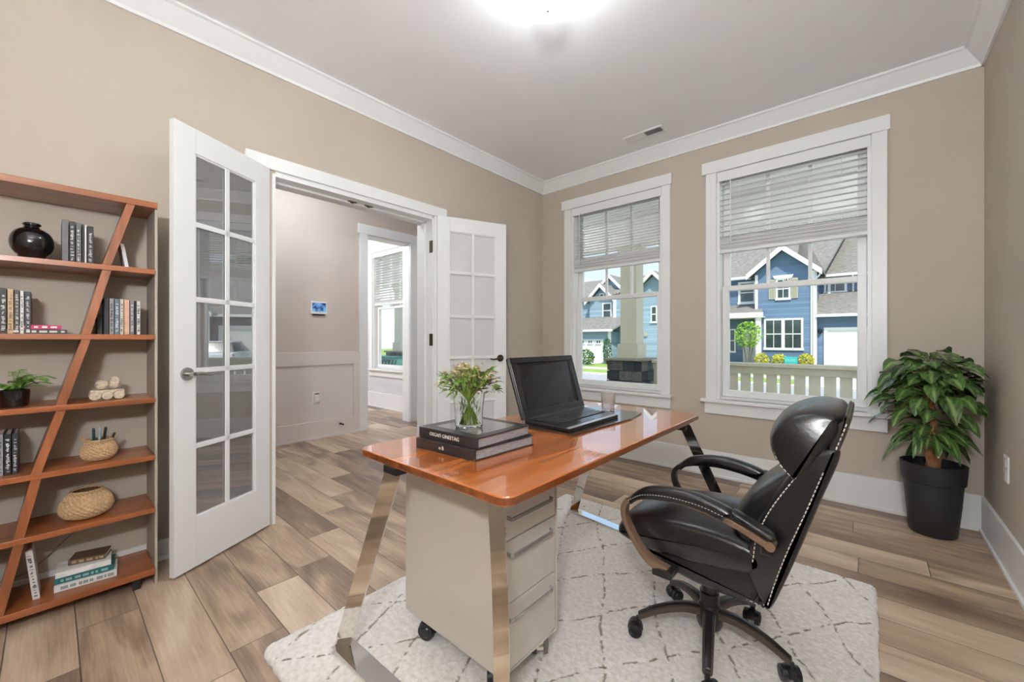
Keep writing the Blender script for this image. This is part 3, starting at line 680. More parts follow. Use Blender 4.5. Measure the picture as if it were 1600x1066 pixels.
# ================================================================== executive chair
CX, CY = -.41, 1.49
t = thing('executive_chair', (CX, CY, RZ), 'black leather high-back office chair with pale stitching and taupe arms beside the desk', 'office chair')
def puffy(bm, prof, y0, y1, n=14, power=2.6, inset=.03, mi=0, skew=None):
    """side profile (x,z) swept across y with plump rounded ends"""
    cx = sum(p[0] for p in prof)/len(prof); cz = sum(p[1] for p in prof)/len(prof); rings = []
    for k in range(n+1):
        s = -1+2*k/n; s = math.sin(s*PI/2); ins = inset*(1-(1-abs(s)**power)**(1/power)) if abs(s) < 1 else inset
        y = (y0+y1)/2+s*(y1-y0)/2; ring = []
        m_ = len(prof)
        for i, (x, z) in enumerate(prof):
            a, b = Vector(prof[i-1]), Vector(prof[(i+1) % m_]); d = (b-a); nn_ = Vector((d.y, -d.x)).normalized()
            c = Vector((x-cx, z-cz)); 
            if nn_.dot(c) < 0: nn_ = -nn_
            q = Vector((x, z))-nn_*ins
            ring.append(bm.verts.new((q.x, y, q.y)))
        rings.append(ring)
    m_ = len(prof)
    for a, b in zip(rings, rings[1:]):
        for i in range(m_): bm.faces.new((a[i], a[(i+1) % m_], b[(i+1) % m_], b[i])).material_index = mi
    bm.faces.new(rings[0][::-1]); bm.faces.new(rings[-1])
def closed(pts, n=6):
    P_ = [Vector((p[0], p[1], 0)) for p in pts]; out = []; m_ = len(P_)
    for i in range(m_):
        a, b, c, d = P_[i-1], P_[i], P_[(i+1) % m_], P_[(i+2) % m_]
        for k in range(n):
            s = k/n; q = .5*((2*b)+(c-a)*s+(2*a-5*b+4*c-d)*s*s+(3*b-a-3*c+d)*s**3); out.append((q.x, q.y))
    return out
def stitch(parent, path, step=.0125, ln=.0078, r=.0016):
    """row of short pale stitches along a 3D path"""
    bm = B(); P_ = [Vector(p) for p in path]; acc = 0; nxt = 0
    for a, b in zip(P_, P_[1:]):
        L_ = (b-a).length
        while nxt <= acc+L_:
            q = a.lerp(b, (nxt-acc)/L_); d = (b-a).normalized(); cyl(bm, q-d*ln/2, q+d*ln/2, r, n=6); nxt += step
        acc += L_
    finish(bm, 'stitching', THREAD, parent)
sy0, sy1 = 1.315, 1.665
# seat cushion and seat pan
seatp = closed([(-.662, .368), (-.676, .41), (-.640, .452), (-.54, .487), (-.42, .502), (-.30, .498), (-.22, .475), (-.20, .42), (-.25, .375), (-.42, .352), (-.56, .345)])
bm = B(); puffy(bm, seatp, sy0-.012, sy1+.012, inset=.035, power=2.4); s_ = finish(bm, 'seat', LEATHER, t, smooth=True)
panp = closed([(-.60, .345), (-.590, .39), (-.42, .42), (-.25, .44), (-.185, .44), (-.20, .35), (-.215, .31), (-.25, .290), (-.38, .290), (-.50, .310)])
bm = B(); puffy(bm, panp, sy0, sy1, inset=.03, power=3); pan = finish(bm, 'seat_pan', LEATHER, t, smooth=True)
stitch(pan, [(x, sy0+.004-.002, z) for x, z in [(p.x, p.y) for p in spline([(-.575, .355, 0), (-.48, .345, 0), (-.36, .332, 0), (-.27, .318, 0), (-.225, .315, 0), (-.205, .335, 0), (-.195, .40, 0)], 6)]])
# backrest: lumbar body, wing sides, headrest roll, outer back panel
backp = closed([(-.235, .335), (-.30, .44), (-.315, .52), (-.275, .60), (-.215, .665), (-.165, .715), (-.135, .78), (-.085, .84), (-.055, .80), (-.085, .70), (-.135, .55), (-.175, .42), (-.205, .32)])
bm = B(); puffy(bm, backp, sy0+.015, sy1-.015, inset=.035, power=2.6); bk = finish(bm, 'backrest', LEATHER, t, smooth=True)
wingp = closed([(-.225, .325), (-.262, .40), (-.255, .50), (-.215, .60), (-.165, .69), (-.135, .735), (-.100, .775), (-.054, .775), (-.094, .64), (-.138, .50), (-.175, .39), (-.205, .315)])
for ya, yb in ((sy0-.012, sy0+.032), (sy1-.032, sy1+.012)):
    bm = B(); puffy(bm, wingp, ya, yb, inset=.016, power=2.2, n=8); w_ = finish(bm, 'side_bolster', LEATHER, t, smooth=True)
    yy = ya-.002 if ya < 1.5 else yb+.002
    stitch(w_, [(p.x, yy, p.y) for p in spline([(-.245, .44, 0), (-.235, .51, 0), (-.205, .59, 0), (-.160, .672, 0), (-.130, .718, 0), (-.098, .765, 0)], 8)])
    stitch(w_, [(p.x, yy, p.y) for p in spline([(-.208, .335, 0), (-.192, .40, 0), (-.162, .50, 0), (-.124, .61, 0), (-.088, .72, 0)], 8)])
headp = closed([(-.150, .668), (-.188, .700), (-.214, .745), (-.218, .795), (-.195, .845), (-.148, .877), (-.095, .888), (-.050, .874), (-.042, .825), (-.075, .760), (-.112, .700)])
bm = B(); puffy(bm, headp, sy0-.02, sy1+.02, inset=.03, power=2.2, n=16); hd = finish(bm, 'headrest', LEATHER, t, smooth=True)
stitch(hd, [(p.x, sy0-.014, p.y) for p in spline([(-.152, .692, 0), (-.182, .725, 0), (-.194, .765, 0), (-.188, .805, 0), (-.165, .838, 0), (-.130, .857, 0), (-.090, .862, 0), (-.066, .850, 0)], 8)])
panelp = closed([(-.232, .318), (-.222, .335), (-.198, .43), (-.160, .53), (-.115, .66), (-.078, .76), (-.050, .860), (-.040, .868), (-.034, .85), (-.064, .75), (-.100, .65), (-.144, .52), (-.182, .42), (-.212, .325), (-.222, .308)], 4)
bm = B(); puffy(bm, panelp, sy0-.006, sy1+.006, inset=.006, power=4); pn = finish(bm, 'back_panel', LEATHB, t, smooth=True)
stitch(pn, [(p.x, sy0-.007, p.y) for p in spline([(-.218, .325, 0), (-.190, .42, 0), (-.152, .52, 0), (-.108, .65, 0), (-.070, .76, 0), (-.042, .85, 0)], 8)])
# arms: bent enamel ribbon with a padded top
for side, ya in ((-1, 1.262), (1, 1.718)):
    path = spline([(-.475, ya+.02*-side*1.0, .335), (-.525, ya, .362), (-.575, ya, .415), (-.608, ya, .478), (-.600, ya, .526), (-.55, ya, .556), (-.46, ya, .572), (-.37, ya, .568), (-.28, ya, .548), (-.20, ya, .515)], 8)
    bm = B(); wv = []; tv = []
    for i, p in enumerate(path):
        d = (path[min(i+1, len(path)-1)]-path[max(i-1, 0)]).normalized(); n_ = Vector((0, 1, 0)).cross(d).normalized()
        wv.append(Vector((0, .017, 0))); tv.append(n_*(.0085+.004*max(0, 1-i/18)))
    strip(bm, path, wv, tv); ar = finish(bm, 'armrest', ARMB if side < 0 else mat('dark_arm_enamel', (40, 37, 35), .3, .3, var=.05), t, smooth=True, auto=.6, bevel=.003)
    bm = B(); cyl(bm, (-.196, ya-.019, .517), (-.196, ya+.019, .517), .013, n=20); finish(bm, 'arm_boss', ARMB, ar, smooth=True, auto=.5)
    bm = B(); bx = [(-.592, .540), (-.55, .572), (-.46, .589), (-.37, .588), (-.29, .571)]; up = [(-.575, .562), (-.53, .592), (-.45, .608), (-.37, .606), (-.292, .585)]
    pd = closed([(a, b-.006) for a, b in bx]+[(a, b) for a, b in reversed(up)], 4); puffy(bm, pd, ya-.024, ya+.024, inset=.014, power=2.2, n=8); finish(bm, 'arm_pad', LEATHER, ar, smooth=True)
    bm = B(); pd = closed([(-.285, .560), (-.24, .548), (-.193, .528), (-.186, .545), (-.235, .568), (-.283, .586)], 4); puffy(bm, pd, ya-.023, ya+.023, inset=.012, power=2.2, n=8); finish(bm, 'arm_pad', LEATHER, ar, smooth=True)
    stitch(ar, [(p.x, ya+side*.0235, p.y) for p in spline([(-.585, .540, 0), (-.54, .568, 0), (-.46, .582, 0), (-.37, .580, 0), (-.30, .565, 0)], 8)], step=.009, ln=.005, r=.001)
    bm = B(); yb = sy0+.01 if side < 0 else sy1-.01
    obb(bm, (-.485, (ya+yb)/2, .332), (.03, 0, 0), (0, abs(yb-ya)/2+.01, 0), (0, 0, .012)); finish(bm, 'arm_mount', BASEB, ar, bevel=.004)
    bm = B(); obb(bm, (-.205, (ya+yb)/2, .50), (.014, 0, 0), (0, abs(yb-ya)/2+.008, 0), (0, 0, .014)); finish(bm, 'arm_mount', BASEB, ar, bevel=.004)
# tilt mechanism, gas lift, base
bm = B(); box(bm, CX-.10, CX+.09, CY-.055, CY+.055, .262, .30); finish(bm, 'tilt_mechanism', BASEB, t, bevel=.01, seg=3)
bm = B(); tube(bm, [(CX-.05, CY+.05, .275), (CX-.09, CY+.16, .268), (CX-.10, CY+.20, .262)], .006, 8); finish(bm, 'height_lever', BLACKP, t, smooth=True)
bm = B(); cyl(bm, (CX, CY, .19), (CX, CY, .265), .026, n=28); cyl(bm, (CX, CY, .13), (CX, CY, .20), .031, .030, 28); finish(bm, 'gas_lift', BASEB, t, smooth=True, auto=.5, bevel=.002)
bm = B(); lathe(bm, [(0, .085), (.036, .085), (.042, .10), (.040, .145), (.032, .160), (0, .16)], (CX, CY, 0), 32); finish(bm, 'base_hub', BASEB, t, smooth=True, auto=.6)
for k in range(5):
    a = math.radians(284+72*k); u = Vector((math.cos(a), math.sin(a), 0)); w = Vector((-math.sin(a), math.cos(a), 0)); o_ = Vector((CX, CY, 0))
    pth = spline([o_+u*.02+Vector((0, 0, .135)), o_+u*.09+Vector((0, 0, .139)), o_+u*.17+Vector((0, 0, .120)), o_+u*.235+Vector((0, 0, .090))], 6)
    bm = B(); n_ = len(pth)
    strip(bm, pth, [w*(.020-.006*i/n_) for i in range(n_)], [Vector((0, 0, .013-.004*i/n_)) for i in range(n_)])
    lg = finish(bm, 'base_leg', BASET, t, smooth=True, auto=.6, bevel=.005)
    bm = B(); strip(bm, [p+Vector((0, 0, .0125-.004*i/n_)) for i, p in enumerate(pth)], [w*(.013-.004*i/n_) for i in range(n_)], Vector((0, 0, .004))); finish(bm, 'leg_cap', BASEB, lg, smooth=True, auto=.6, bevel=.003)
    e = o_+u*.235; castor(t, e.x, e.y, .088, a+.9+k*1.3, .024)

# ================================================================== laptop on its thin board, tumbler
bm = B(); prism(bm, [(-1.10, 1.272, DZ+.0005), (-.83, 1.285, DZ+.0005), (-.80, 1.72, DZ+.0005), (-.83, 1.90, DZ+.0005), (-1.12, 1.90, DZ+.0005)], (0, 0, .006))
o = finish(bm, 'desk_board', mat('dark_board', (58, 44, 38), .18, coat=.6, var=.1), bevel=.001); tag(o, 'thin dark board lying on the desk under the black laptop', 'desk mat')
LZ = DZ+.0068
t = thing('laptop', (-.97, 1.55, LZ), 'open black laptop with a thick padded screen frame on the desk', 'laptop')
LB = mat('laptop_black', (22, 22, 24), .3, coat=.3, var=.1)
bm = B(); prism(bm, [(-1.095, 1.325, LZ), (-.853, 1.300, LZ), (-.853, 1.70, LZ), (-1.095, 1.795, LZ)], (0, 0, .014)); finish(bm, 'base', LB, t, bevel=.004, seg=3)
bm = B(); prism(bm, [(-.872, 1.305, LZ+.0141), (-.853, 1.303, LZ+.0141), (-.853, 1.70, LZ+.0141), (-.872, 1.71, LZ+.0141)], (0, 0, .0008)); finish(bm, 'front_strip', mat('pale_strip', (186, 186, 188), .3, .4, var=.03), t)
bm = B(); prism(bm, [(-1.075, 1.345, LZ+.0141), (-.935, 1.335, LZ+.0141), (-.935, 1.70, LZ+.0141), (-1.075, 1.765, LZ+.0141)], (0, 0, .0008)); kb = finish(bm, 'keyboard', BLACKP, t)
bm = B()
for r in range(6):
    for c in range(17):
        x = -1.066+r*.0225; y = 1.352+c*.0212+(.004*r)
        box(bm, x, x+.0185, y, y+.0175, LZ+.0149, LZ+.0175)
finish(bm, 'keys', mat('key_black', (40, 40, 43), .35, coat=.4, var=.2, scale=40), kb, bevel=.001, seg=1)
bm = B(); prism(bm, [(-.925, 1.44, LZ+.0141), (-.885, 1.44, LZ+.0141), (-.885, 1.55, LZ+.0141), (-.925, 1.55, LZ+.0141)], (0, 0, .0006)); finish(bm, 'touchpad', mat('touchpad', (52, 52, 54), .25, var=.05), t)
# lid: leans back, curved towards the hinge
A0, A1 = Vector((-1.098, 1.322, LZ+.012)), Vector((-1.098, 1.80, LZ+.012))
LT0, LT1 = Vector((-1.188, 1.322, LZ+.272)), Vector((-1.168, 1.790, LZ+.272))
up = ((LT0+LT1)/2-(A0+A1)/2); n_ = up.cross(A1-A0).normalized()
if n_.x < 0: n_ = -n_
bm = B(); q = lambda u, v, d=0: A0.lerp(A1, u).lerp(LT0.lerp(LT1, u), v)+n_*d
prism(bm, [q(0, 0), q(1, 0), q(1, 1), q(0, 1)], -n_*.016); lid = finish(bm, 'lid', LB, t, bevel=.006, seg=3)
bm = B()
def lidbar(u0, u1, v0, v1, d0, d1):
    prism(bm, [q(u0, v0, d0), q(u1, v0, d0), q(u1, v1, d0), q(u0, v1, d0)], n_*(d1-d0))
lidbar(0, 1, .90, 1, -.002, .008); lidbar(0, 1, .0, .12, -.002, .010); lidbar(0, .075, .12, .90, -.002, .008); lidbar(.925, 1, .12, .90, -.002, .008)
finish(bm, 'bezel', LB, lid, bevel=.003, seg=3)
bm = B(); prism(bm, [q(.07, .11, .0005), q(.93, .11, .0005), q(.93, .91, .0005), q(.07, .91, .0005)], n_*.001); finish(bm, 'screen', mat('dark_screen', (20, 21, 24), .12, var=.1), lid)
bm = B(); cyl(bm, q(.04, -.01, .004), q(.96, -.01, .004), .009, n=18); finish(bm, 'hinge', LB, t, smooth=True, auto=.6)
t0 = (-.985, 1.852, DZ+.0068)
bm = B(); lathe(bm, [(0, 0), (.030, 0), (.036, .085), (.034, .085), (.028, .006), (0, .006)], t0, 32)
o = finish(bm, 'tumbler', mat('frosted_glass', (250, 246, 242), .18, var=.02), smooth=True, auto=.6)
p = o.data.materials[0].node_tree.nodes['Principled BSDF']; p.inputs['Transmission Weight'].default_value = .95
tag(o, 'small frosted glass tumbler at the far end of the desk behind the laptop', 'glass')

# ================================================================== big books and vase
def bigbook(name, label, corners, z0, z1, cover, title=None, side=None, spine_mark=False):
    """corners: spine-left, spine-right(front), front-edge far, back (counter clockwise from the left)"""
    a, b, c, d = [Vector(p+(0,)) for p in corners]; ce = (a+b+c+d)/4
    t = thing(name, (ce.x, ce.y, z0), label, 'book'); th = .0035
    bm = B()
    prism(bm, [p+Vector((0, 0, z0)) for p in (a, b, c, d)], (0, 0, th)); prism(bm, [p+Vector((0, 0, z1-th)) for p in (a, b, c, d)], (0, 0, th))
    wv = (d-a).normalized()*.006
    prism(bm, [a+Vector((0, 0, z0+th)), b+Vector((0, 0, z0+th)), b+wv+Vector((0, 0, z0+th)), a+wv+Vector((0, 0, z0+th))], (0, 0, z1-z0-2*th))
    finish(bm, 'cover', cover, t, bevel=.0012, seg=2)
    ins = lambda p: p+(ce-p)*.035
    bm = B(); prism(bm, [ins(p)+Vector((0, 0, z0+th)) for p in (a, b, c, d)], (0, 0, z1-z0-2*th)); finish(bm, 'pages', mat('dark_page_edges', (150, 148, 150), .4, coat=.3, var=.35, scale=60, stretch=(1, 1, 12)), t)
    if title:
        bm = B(); n = ((b-a).normalized()).cross(Vector((0, 0, 1))); m_ = a.lerp(b, .46)+n*.0004; m_.z = (z0+z1)/2
        text(bm, title, .0165, m_, (b-a), (0, 0, 1)); finish(bm, 'spine_lettering', mat('pale_lettering', (212, 208, 202), .5, var=.05), t)
    return t
COVB = mat('black_book_cover', (40, 38, 39), .4, coat=.25, var=.2, scale=20)
bigbook('art_book', 'lower of the two thick black books stacked at the near end of the desk', [(-1.135, .806), (-.872, .826), (-.862, 1.095), (-1.13, 1.075)], DZ+.0005, DZ+.0345, COVB, 'o B', None)
t = bigbook('art_book', 'upper thick black book of the desk stack, under the flower vase', [(-1.14, .822), (-.868, .832), (-.872, 1.085), (-1.14, 1.08)], DZ+.0350, DZ+.0685, COVB, 'OSGAFI GINEETAG', None)
bm = B(); prism(bm, [(-1.10, .86, DZ+.0686), (-.90, .865, DZ+.0686), (-.90, 1.05, DZ+.0686), (-1.10, 1.05, DZ+.0686)], (0, 0, .0004))
finish(bm, 'cover_picture', mat('grey_cover_photo', (112, 110, 104), .25, coat=.6, var=.45, scale=14), t)
VX, VY, VZ = -1.008, .928, DZ+.0692
t = thing('flower_vase', (VX, VY, VZ), 'fluted clear glass vase standing on the stacked black books', 'vase')
cg = bpy.data.materials.new('clear_glass'); cg.use_nodes = True; p = cg.node_tree.nodes['Principled BSDF']; p.inputs['Transmission Weight'].default_value = 1; p.inputs['Roughness'].default_value = .02; p.inputs['Base Color'].default_value = (.96, .98, .96, 1); p.inputs['IOR'].default_value = 1.3
bm = B(); pr = [(0, 0), (.042, 0), (.046, .004), (.047, .05), (.054, .115), (.0515, .115), (.0445, .05), (.043, .008), (0, .007)]; lathe(bm, pr, (VX, VY, VZ), 48)
for v in bm.verts:
    dx, dy = v.co.x-VX, v.co.y-VY; rr = math.hypot(dx, dy)
    if rr > .02: s = 1+.025*math.cos(12*math.atan2(dy, dx)); v.co.x = VX+dx*s; v.co.y = VY+dy*s
finish(bm, 'vessel', cg, t, smooth=True, auto=1.0)
LEAFG = mat('bouquet_green', (96, 128, 46), .5, var=.35, scale=60); STEMG = mat('stem_green', (122, 146, 52), .45, var=.3, scale=60); DRYL = mat('dry_leaf', (88, 84, 48), .6, var=.3, scale=50)
PETAL = [mat('blush_petal', (226, 190, 162), .6, var=.12, scale=50), mat('cream_petal', (236, 222, 176), .6, var=.12, scale=50), mat('yellow_petal', (204, 198, 96), .6, var=.15, scale=50)]
def blade(bm, base, tip, width, nrm, droop=0, seg=5, mi=0, fold=.25):
    """a pointed leaf from base to tip"""
    base, tip = Vector(base), Vector(tip); d = tip-base; w = d.cross(Vector(nrm)).normalized(); n_ = w.cross(d).normalized(); L_ = d.length
    rows = []
    for k in range(seg+1):
        s = k/seg; c = base+d*s+Vector((0, 0, -droop*s*s))+n_*(.10*L_*math.sin(PI*s)); ww = width*(math.sin(PI*min(1, s*.92+.06))**.8)
        if k == seg: rows.append([bm.verts.new(c)])
        else: rows.append([bm.verts.new(c-w*ww+n_*ww*fold), bm.verts.new(c), bm.verts.new(c+w*ww+n_*ww*fold)])
    for a, b in zip(rows, rows[1:]):
        if len(b) == 1:
            bm.faces.new((a[0], a[1], b[0])).material_index = mi; bm.faces.new((a[1], a[2], b[0])).material_index = mi
        else:
            bm.faces.new((a[0], a[1], b[1], b[0])).material_index = mi; bm.faces.new((a[1], a[2], b[2], b[1])).material_index = mi
tb = thing('bouquet', (VX, VY, VZ+.01), 'bunch of small cream and blush flowers with dry green leaves in the glass vase', 'flowers')
bs = B(); bl = B(); bf = B()
rnd = random.Random(3)
for k in range(46):
    a = rnd.uniform(0, 2*PI); R_ = rnd.uniform(.015, .100); hgt = .195-.045*(R_/.098)**2+rnd.uniform(-.014, .012)
    # head position spread mostly along the view's left-right direction
    hx = VX+R_*math.cos(a); hy = VY+R_*math.sin(a); hz = VZ+hgt
    foot = Vector((VX-.030*math.cos(a)+rnd.uniform(-.006, .006), VY-.030*math.sin(a)+rnd.uniform(-.006, .006), VZ+.012))
    tube(bs, spline([foot, (VX+.004*math.cos(a), VY+.004*math.sin(a), VZ+.085), (VX+.5*R_*math.cos(a), VY+.5*R_*math.sin(a), VZ+.13), (hx, hy, hz)], 4), .0016, 6)
    c = Vector((hx, hy, hz)); mi = rnd.choice([0, 0, 1, 1, 2])
    for j in range(rnd.randint(5, 8)):
        o2 = Vector((rnd.gauss(0, .009), rnd.gauss(0, .009), rnd.gauss(0, .006)))
        for q_ in range(6):
            aa = q_*PI/3+rnd.random(); dr = Vector((math.cos(aa), math.sin(aa), rnd.uniform(.2, .8))).normalized(); blade(bf, c+o2, c+o2+dr*rnd.uniform(.006, .010), .003, (0, 0, 1), seg=3, mi=mi)
for k in range(300):
    a = rnd.uniform(0, 2*PI); R_ = rnd.uniform(.02, .095); z = VZ+rnd.uniform(.115, .185); b = Vector((VX+R_*math.cos(a), VY+R_*math.sin(a), z)); d = Vector((math.cos(a)*rnd.uniform(.3, 1), math.sin(a)*rnd.uniform(.3, 1), rnd.uniform(-.3, 1))).normalized()
    blade(bl, b, b+d*rnd.uniform(.015, .034), rnd.uniform(.003, .006), (rnd.random(), rnd.random(), 1), droop=.004, mi=rnd.choice([0, 0, 1]))
for k in range(60):
    a = rnd.uniform(0, 2*PI); R_ = rnd.uniform(.005, .032); z = VZ+rnd.uniform(.015, .08); b = Vector((VX+R_*math.cos(a), VY+R_*math.sin(a), z)); d = Vector((rnd.uniform(-.5, .5), rnd.uniform(-.5, .5), 1)).normalized()
    blade(bl, b, b+d*rnd.uniform(.015, .03), .003, (1, rnd.random(), .2), mi=0)
finish(bs, 'stems', STEMG, tb, smooth=True); finish(bl, 'leaves', [LEAFG, DRYL], tb); finish(bf, 'blossoms', PETAL, tb)

# ================================================================== bookcase
t = thing('bookcase', (-2.44, -.18, 0), 'open orange-brown wooden bookcase with a slanting upright at the left wall', 'bookcase')
SF, SB, SY0, SY1 = -2.312, -2.555, -.68, .300
TOPS = (1.652, 1.363, 1.082, .810, .563, .336, .075)
for i, z in enumerate(TOPS):
    th = .026 if i in (0, 6) else .021
    bm = B(); y1 = SY1+(.008 if i == 0 else 0)
    prism(bm, [(SB, SY0, z-th), (SF, SY0, z-th), (SF, y1, z-th), (SB, y1, z-th)], (0, 0, th)); finish(bm, 'shelf', SHELFW, t, bevel=.0015)
def upright(pts, nm='slanting_upright'):
    bm = B()
    for (ya, za), (yb, zb) in zip(pts, pts[1:]):
        prism(bm, [(SB+.05, ya-.013, za), (SB+.05, ya+.013, za), (SB+.05, yb+.013, zb), (SB+.05, yb-.013, zb)], (SF-.006-SB-.05, 0, 0))
    finish(bm, nm, DIAGW, t)
dz = [(.223, 1.626), (.152, 1.363), (.152, 1.342), (.094, 1.082), (.094, 1.061), (.028, .81), (.028, .789), (-.034, .563), (-.034, .542), (-.075, .336), (-.075, .315), (-.122, .075)]
for k in range(0, 12, 2): upright(dz[k:k+2])
for k in range(0, 12, 2): upright([(-.38-(a-.05), z) for a, z in dz[k:k+2]])
bm = B(); box(bm, SB, SF-.02, SY1+.001, SY1+.010, 0, 1.626); finish(bm, 'end_panel', mat('greige_panel', (178, 168, 152), .7, var=.02), t)
for x in (SF-.03, SB+.03):
    bm = B(); box(bm, x-.012, x+.012, SY1-.07, SY1-.045, 0, .049); finish(bm, 'foot', BLACKP, t)

def upbook(label, y0, y1, z, h, col, x1=-2.37, dep=.15, lean=0, bands=True, group=None, pale=None, name='book', cover=None):
    """standing book; the spine faces the room (+x)"""
    th = y1-y0; t = thing(name, (x1-dep/2, (y0+y1)/2, z), label, 'book', group)
    m = mat('cover_%d_%d_%d' % col, col, .5, var=.15, scale=30)
    sh = lambda p: Vector((p[0], p[1]+lean*(p[2]-z), p[2]))
    bm = B(); z0 = z+.0005
    vs = []
    def bx(a, b, c, d, e, f): vs.extend(box(bm, a, b, c, d, e, f))
    bx(x1-dep, x1, y0+.0006, y0+.0030, z0, z0+h); bx(x1-dep, x1, y1-.0030, y1-.0006, z0, z0+h); bx(x1-.003, x1+.0008, y0+.0006, y1-.0006, z0, z0+h)
    for v in bm.verts: v.co = sh(v.co)
    finish(bm, 'cover', m, t, bevel=.0008, seg=1)
    bm = B(); box(bm, x1-dep+.004, x1-.003, y0+.0030, y1-.0030, z0+.003, z0+h-.004)
    for v in bm.verts: v.co = sh(v.co)
    finish(bm, 'pages', mat('page_cream', (222, 214, 198), .8, var=.08, scale=80), t)
    if bands:
        pc = pale or (196, 192, 186); bm = B(); r = random.Random(int(y0*9000)+int(z*100)); zz = z0+.012
        while zz < z0+h-.02:
            hh = r.uniform(.0014, .0050); w = th*r.uniform(.18, .55); yc_ = (y0+y1)/2+th*r.uniform(-.08, .08); box(bm, x1+.0007, x1+.0012, yc_-w/2, yc_+w/2, zz, zz+hh); zz += hh+r.choice([.0010, .0014, .002, .008])
        for v in bm.verts: v.co = sh(v.co)
        finish(bm, 'spine_print', mat('print_%d_%d_%d' % pc, pc, .6, var=.1), t)
    return t
def row(y, z, items, where, x1=-2.37):
    for i, (w, h, col, desc, pale) in enumerate(items):
        upbook(desc+' '+where, y, y+w, z, h, col, x1=x1, pale=pale, bands=pale is not False); y += w+.0008
K_, G_, W_, T_ = (30, 29, 30), (122, 120, 118), (216, 212, 206), (196, 160, 122)
row(.030, TOPS[1], [(.019, .168, (92, 90, 90), 'charcoal grey book, leftmost', False), (.017, .165, K_, 'black book with pale print, second', None), (.016, .163, (84, 82, 80), 'dark grey book with pale print, middle', None), (.006, .160, K_, 'thin black book between the greys', False), (.007, .160, W_, 'thin white book', False), (.019, .156, K_, 'black book with heavy pale print, rightmost', None)], 'of the row beside the round black vase')
upbook('thin white booklet leaning alone on the second shelf right of the slanting upright', .212, .226, TOPS[1], .105, (226, 224, 220), lean=-.16, bands=False, dep=.10, x1=-2.385)
row(-.136, TOPS[2], [(.014, .168, G_, 'grey book, leftmost', None), (.017, .166, K_, 'black book with pale print, second', None), (.015, .164, T_, 'tan book', (120, 96, 70)), (.013, .162, (70, 68, 66), 'dark grey book right of the tan one,', None), (.010, .160, W_, 'narrow white book', (90, 90, 90)), (.016, .158, (52, 50, 50), 'near-black book with pale print, rightmost', None)], 'at the left end of the third shelf')
row(.146, TOPS[2], [(.016, .150, K_, 'plain black book, leftmost', False), (.014, .150, (150, 146, 144), 'grey book with dark print, second', (60, 58, 58)), (.016, .149, (96, 112, 122), 'blue-grey book', (214, 214, 212)), (.012, .148, (206, 196, 182), 'cream book with dark print', (80, 74, 70)), (.017, .147, (214, 170, 140), 'salmon tan book', False), (.014, .146, (120, 118, 122), 'slate book with pale print', None), (.006, .145, K_, 'thin black book', False), (.012, .144, W_, 'white book with dark print, rightmost', (70, 68, 66))], 'of the row right of the slanting upright')
upbook('short dark book at the far left behind the slanting upright on the third shelf', .128, .1445, TOPS[2], .072, (38, 34, 32), bands=False, x1=-2.40, dep=.10)
row(-.150, TOPS[4], [(.020, .150, K_, 'black book with pale print, leftmost', None), (.017, .152, (150, 150, 152), 'light grey book with dark print', (60, 60, 62)), (.018, .150, K_, 'black book with heavy white print, middle', (220, 220, 220)), (.015, .150, (44, 46, 50), 'blue-black book with grey print', None)], 'at the left end of the fifth shelf')
def flatbook(label, cx, cy, z, L_, Wd, th, ang, col, pages=(226, 222, 214), pale=None, name='book'):
    t = thing(name, (cx, cy, z), label, 'book'); u = Vector((math.sin(ang), math.cos(ang), 0)); w = Vector((math.cos(ang), -math.sin(ang), 0)); c = Vector((cx, cy, z)); m = mat('cover_%d_%d_%d' % col, col, .5, var=.15, scale=30)
    bm = B(); H = Vector((0, 0, .0015))
    obb(bm, c+H, u*L_/2, w*Wd/2, H*.9); obb(bm, c+Vector((0, 0, th))-H, u*L_/2, w*Wd/2, H*.9); obb(bm, c+w*(Wd/2-.001)+Vector((0, 0, th/2)), u*L_/2, w*.0012, (0, 0, th/2-.001))
    finish(bm, 'cover', m, t)
    bm = B(); obb(bm, c-w*.001+Vector((0, 0, th/2)), u*(L_/2-.003), w*(Wd/2-.003), (0, 0, th/2-.003)); finish(bm, 'pages', mat('flat_pages_%d' % pages[0], pages, .8, var=.1, scale=90), t)
    if pale:
        bm = B(); r = random.Random(int(cy*1000)); s = -L_*.4
        while s < L_*.4:
            l_ = r.uniform(.006, .02); obb(bm, c+w*(Wd/2+.0006)+u*(s+l_/2)+Vector((0, 0, th/2)), u*l_/2, w*.0004, (0, 0, th*.22)); s += l_+r.uniform(.002, .01)
        finish(bm, 'spine_print', mat('print_%d_%d_%d' % pale, pale, .6), t)
flatbook('black and white patterned book lying flat, lower of the pair with the magenta one', -2.42, -.030, TOPS[2]+.0006, .150, .10, .017, 0, (58, 56, 54), pale=(214, 210, 204))
flatbook('magenta and white book lying flat on top of the patterned book on the third shelf', -2.42, -.035, TOPS[2]+.0182, .130, .09, .016, 0, (188, 40, 92), pale=(232, 226, 224))
# bottom shelf stack, leaning book
flatbook('thick white book lying flat at the bottom of the stack on the lowest shelf', -2.425, .103, TOPS[6]+.0006, .175, .12, .026, .10, (222, 222, 218), pale=(150, 156, 158))
flatbook('teal book lying flat in the middle of the stack on the lowest shelf', -2.43, .100, TOPS[6]+.0276, .165, .115, .022, .12, (38, 104, 104), pale=(150, 178, 176))
flatbook('white book lying flat just under the brown one in the lowest shelf stack', -2.43, .095, TOPS[6]+.0506, .155, .11, .022, .08, (228, 226, 222))
flatbook('brown book lying askew on top of the stack on the lowest shelf', -2.445, .112, TOPS[6]+.0736, .110, .08, .020, .30, (98, 76, 58), pale=(168, 140, 110))
upbook('white-spined book with dark print leaning towards the upright on the lowest shelf', -.044, -.024, TOPS[6], .190, (214, 210, 204), lean=-.10, pale=(52, 50, 50), x1=-2.372, dep=.12)
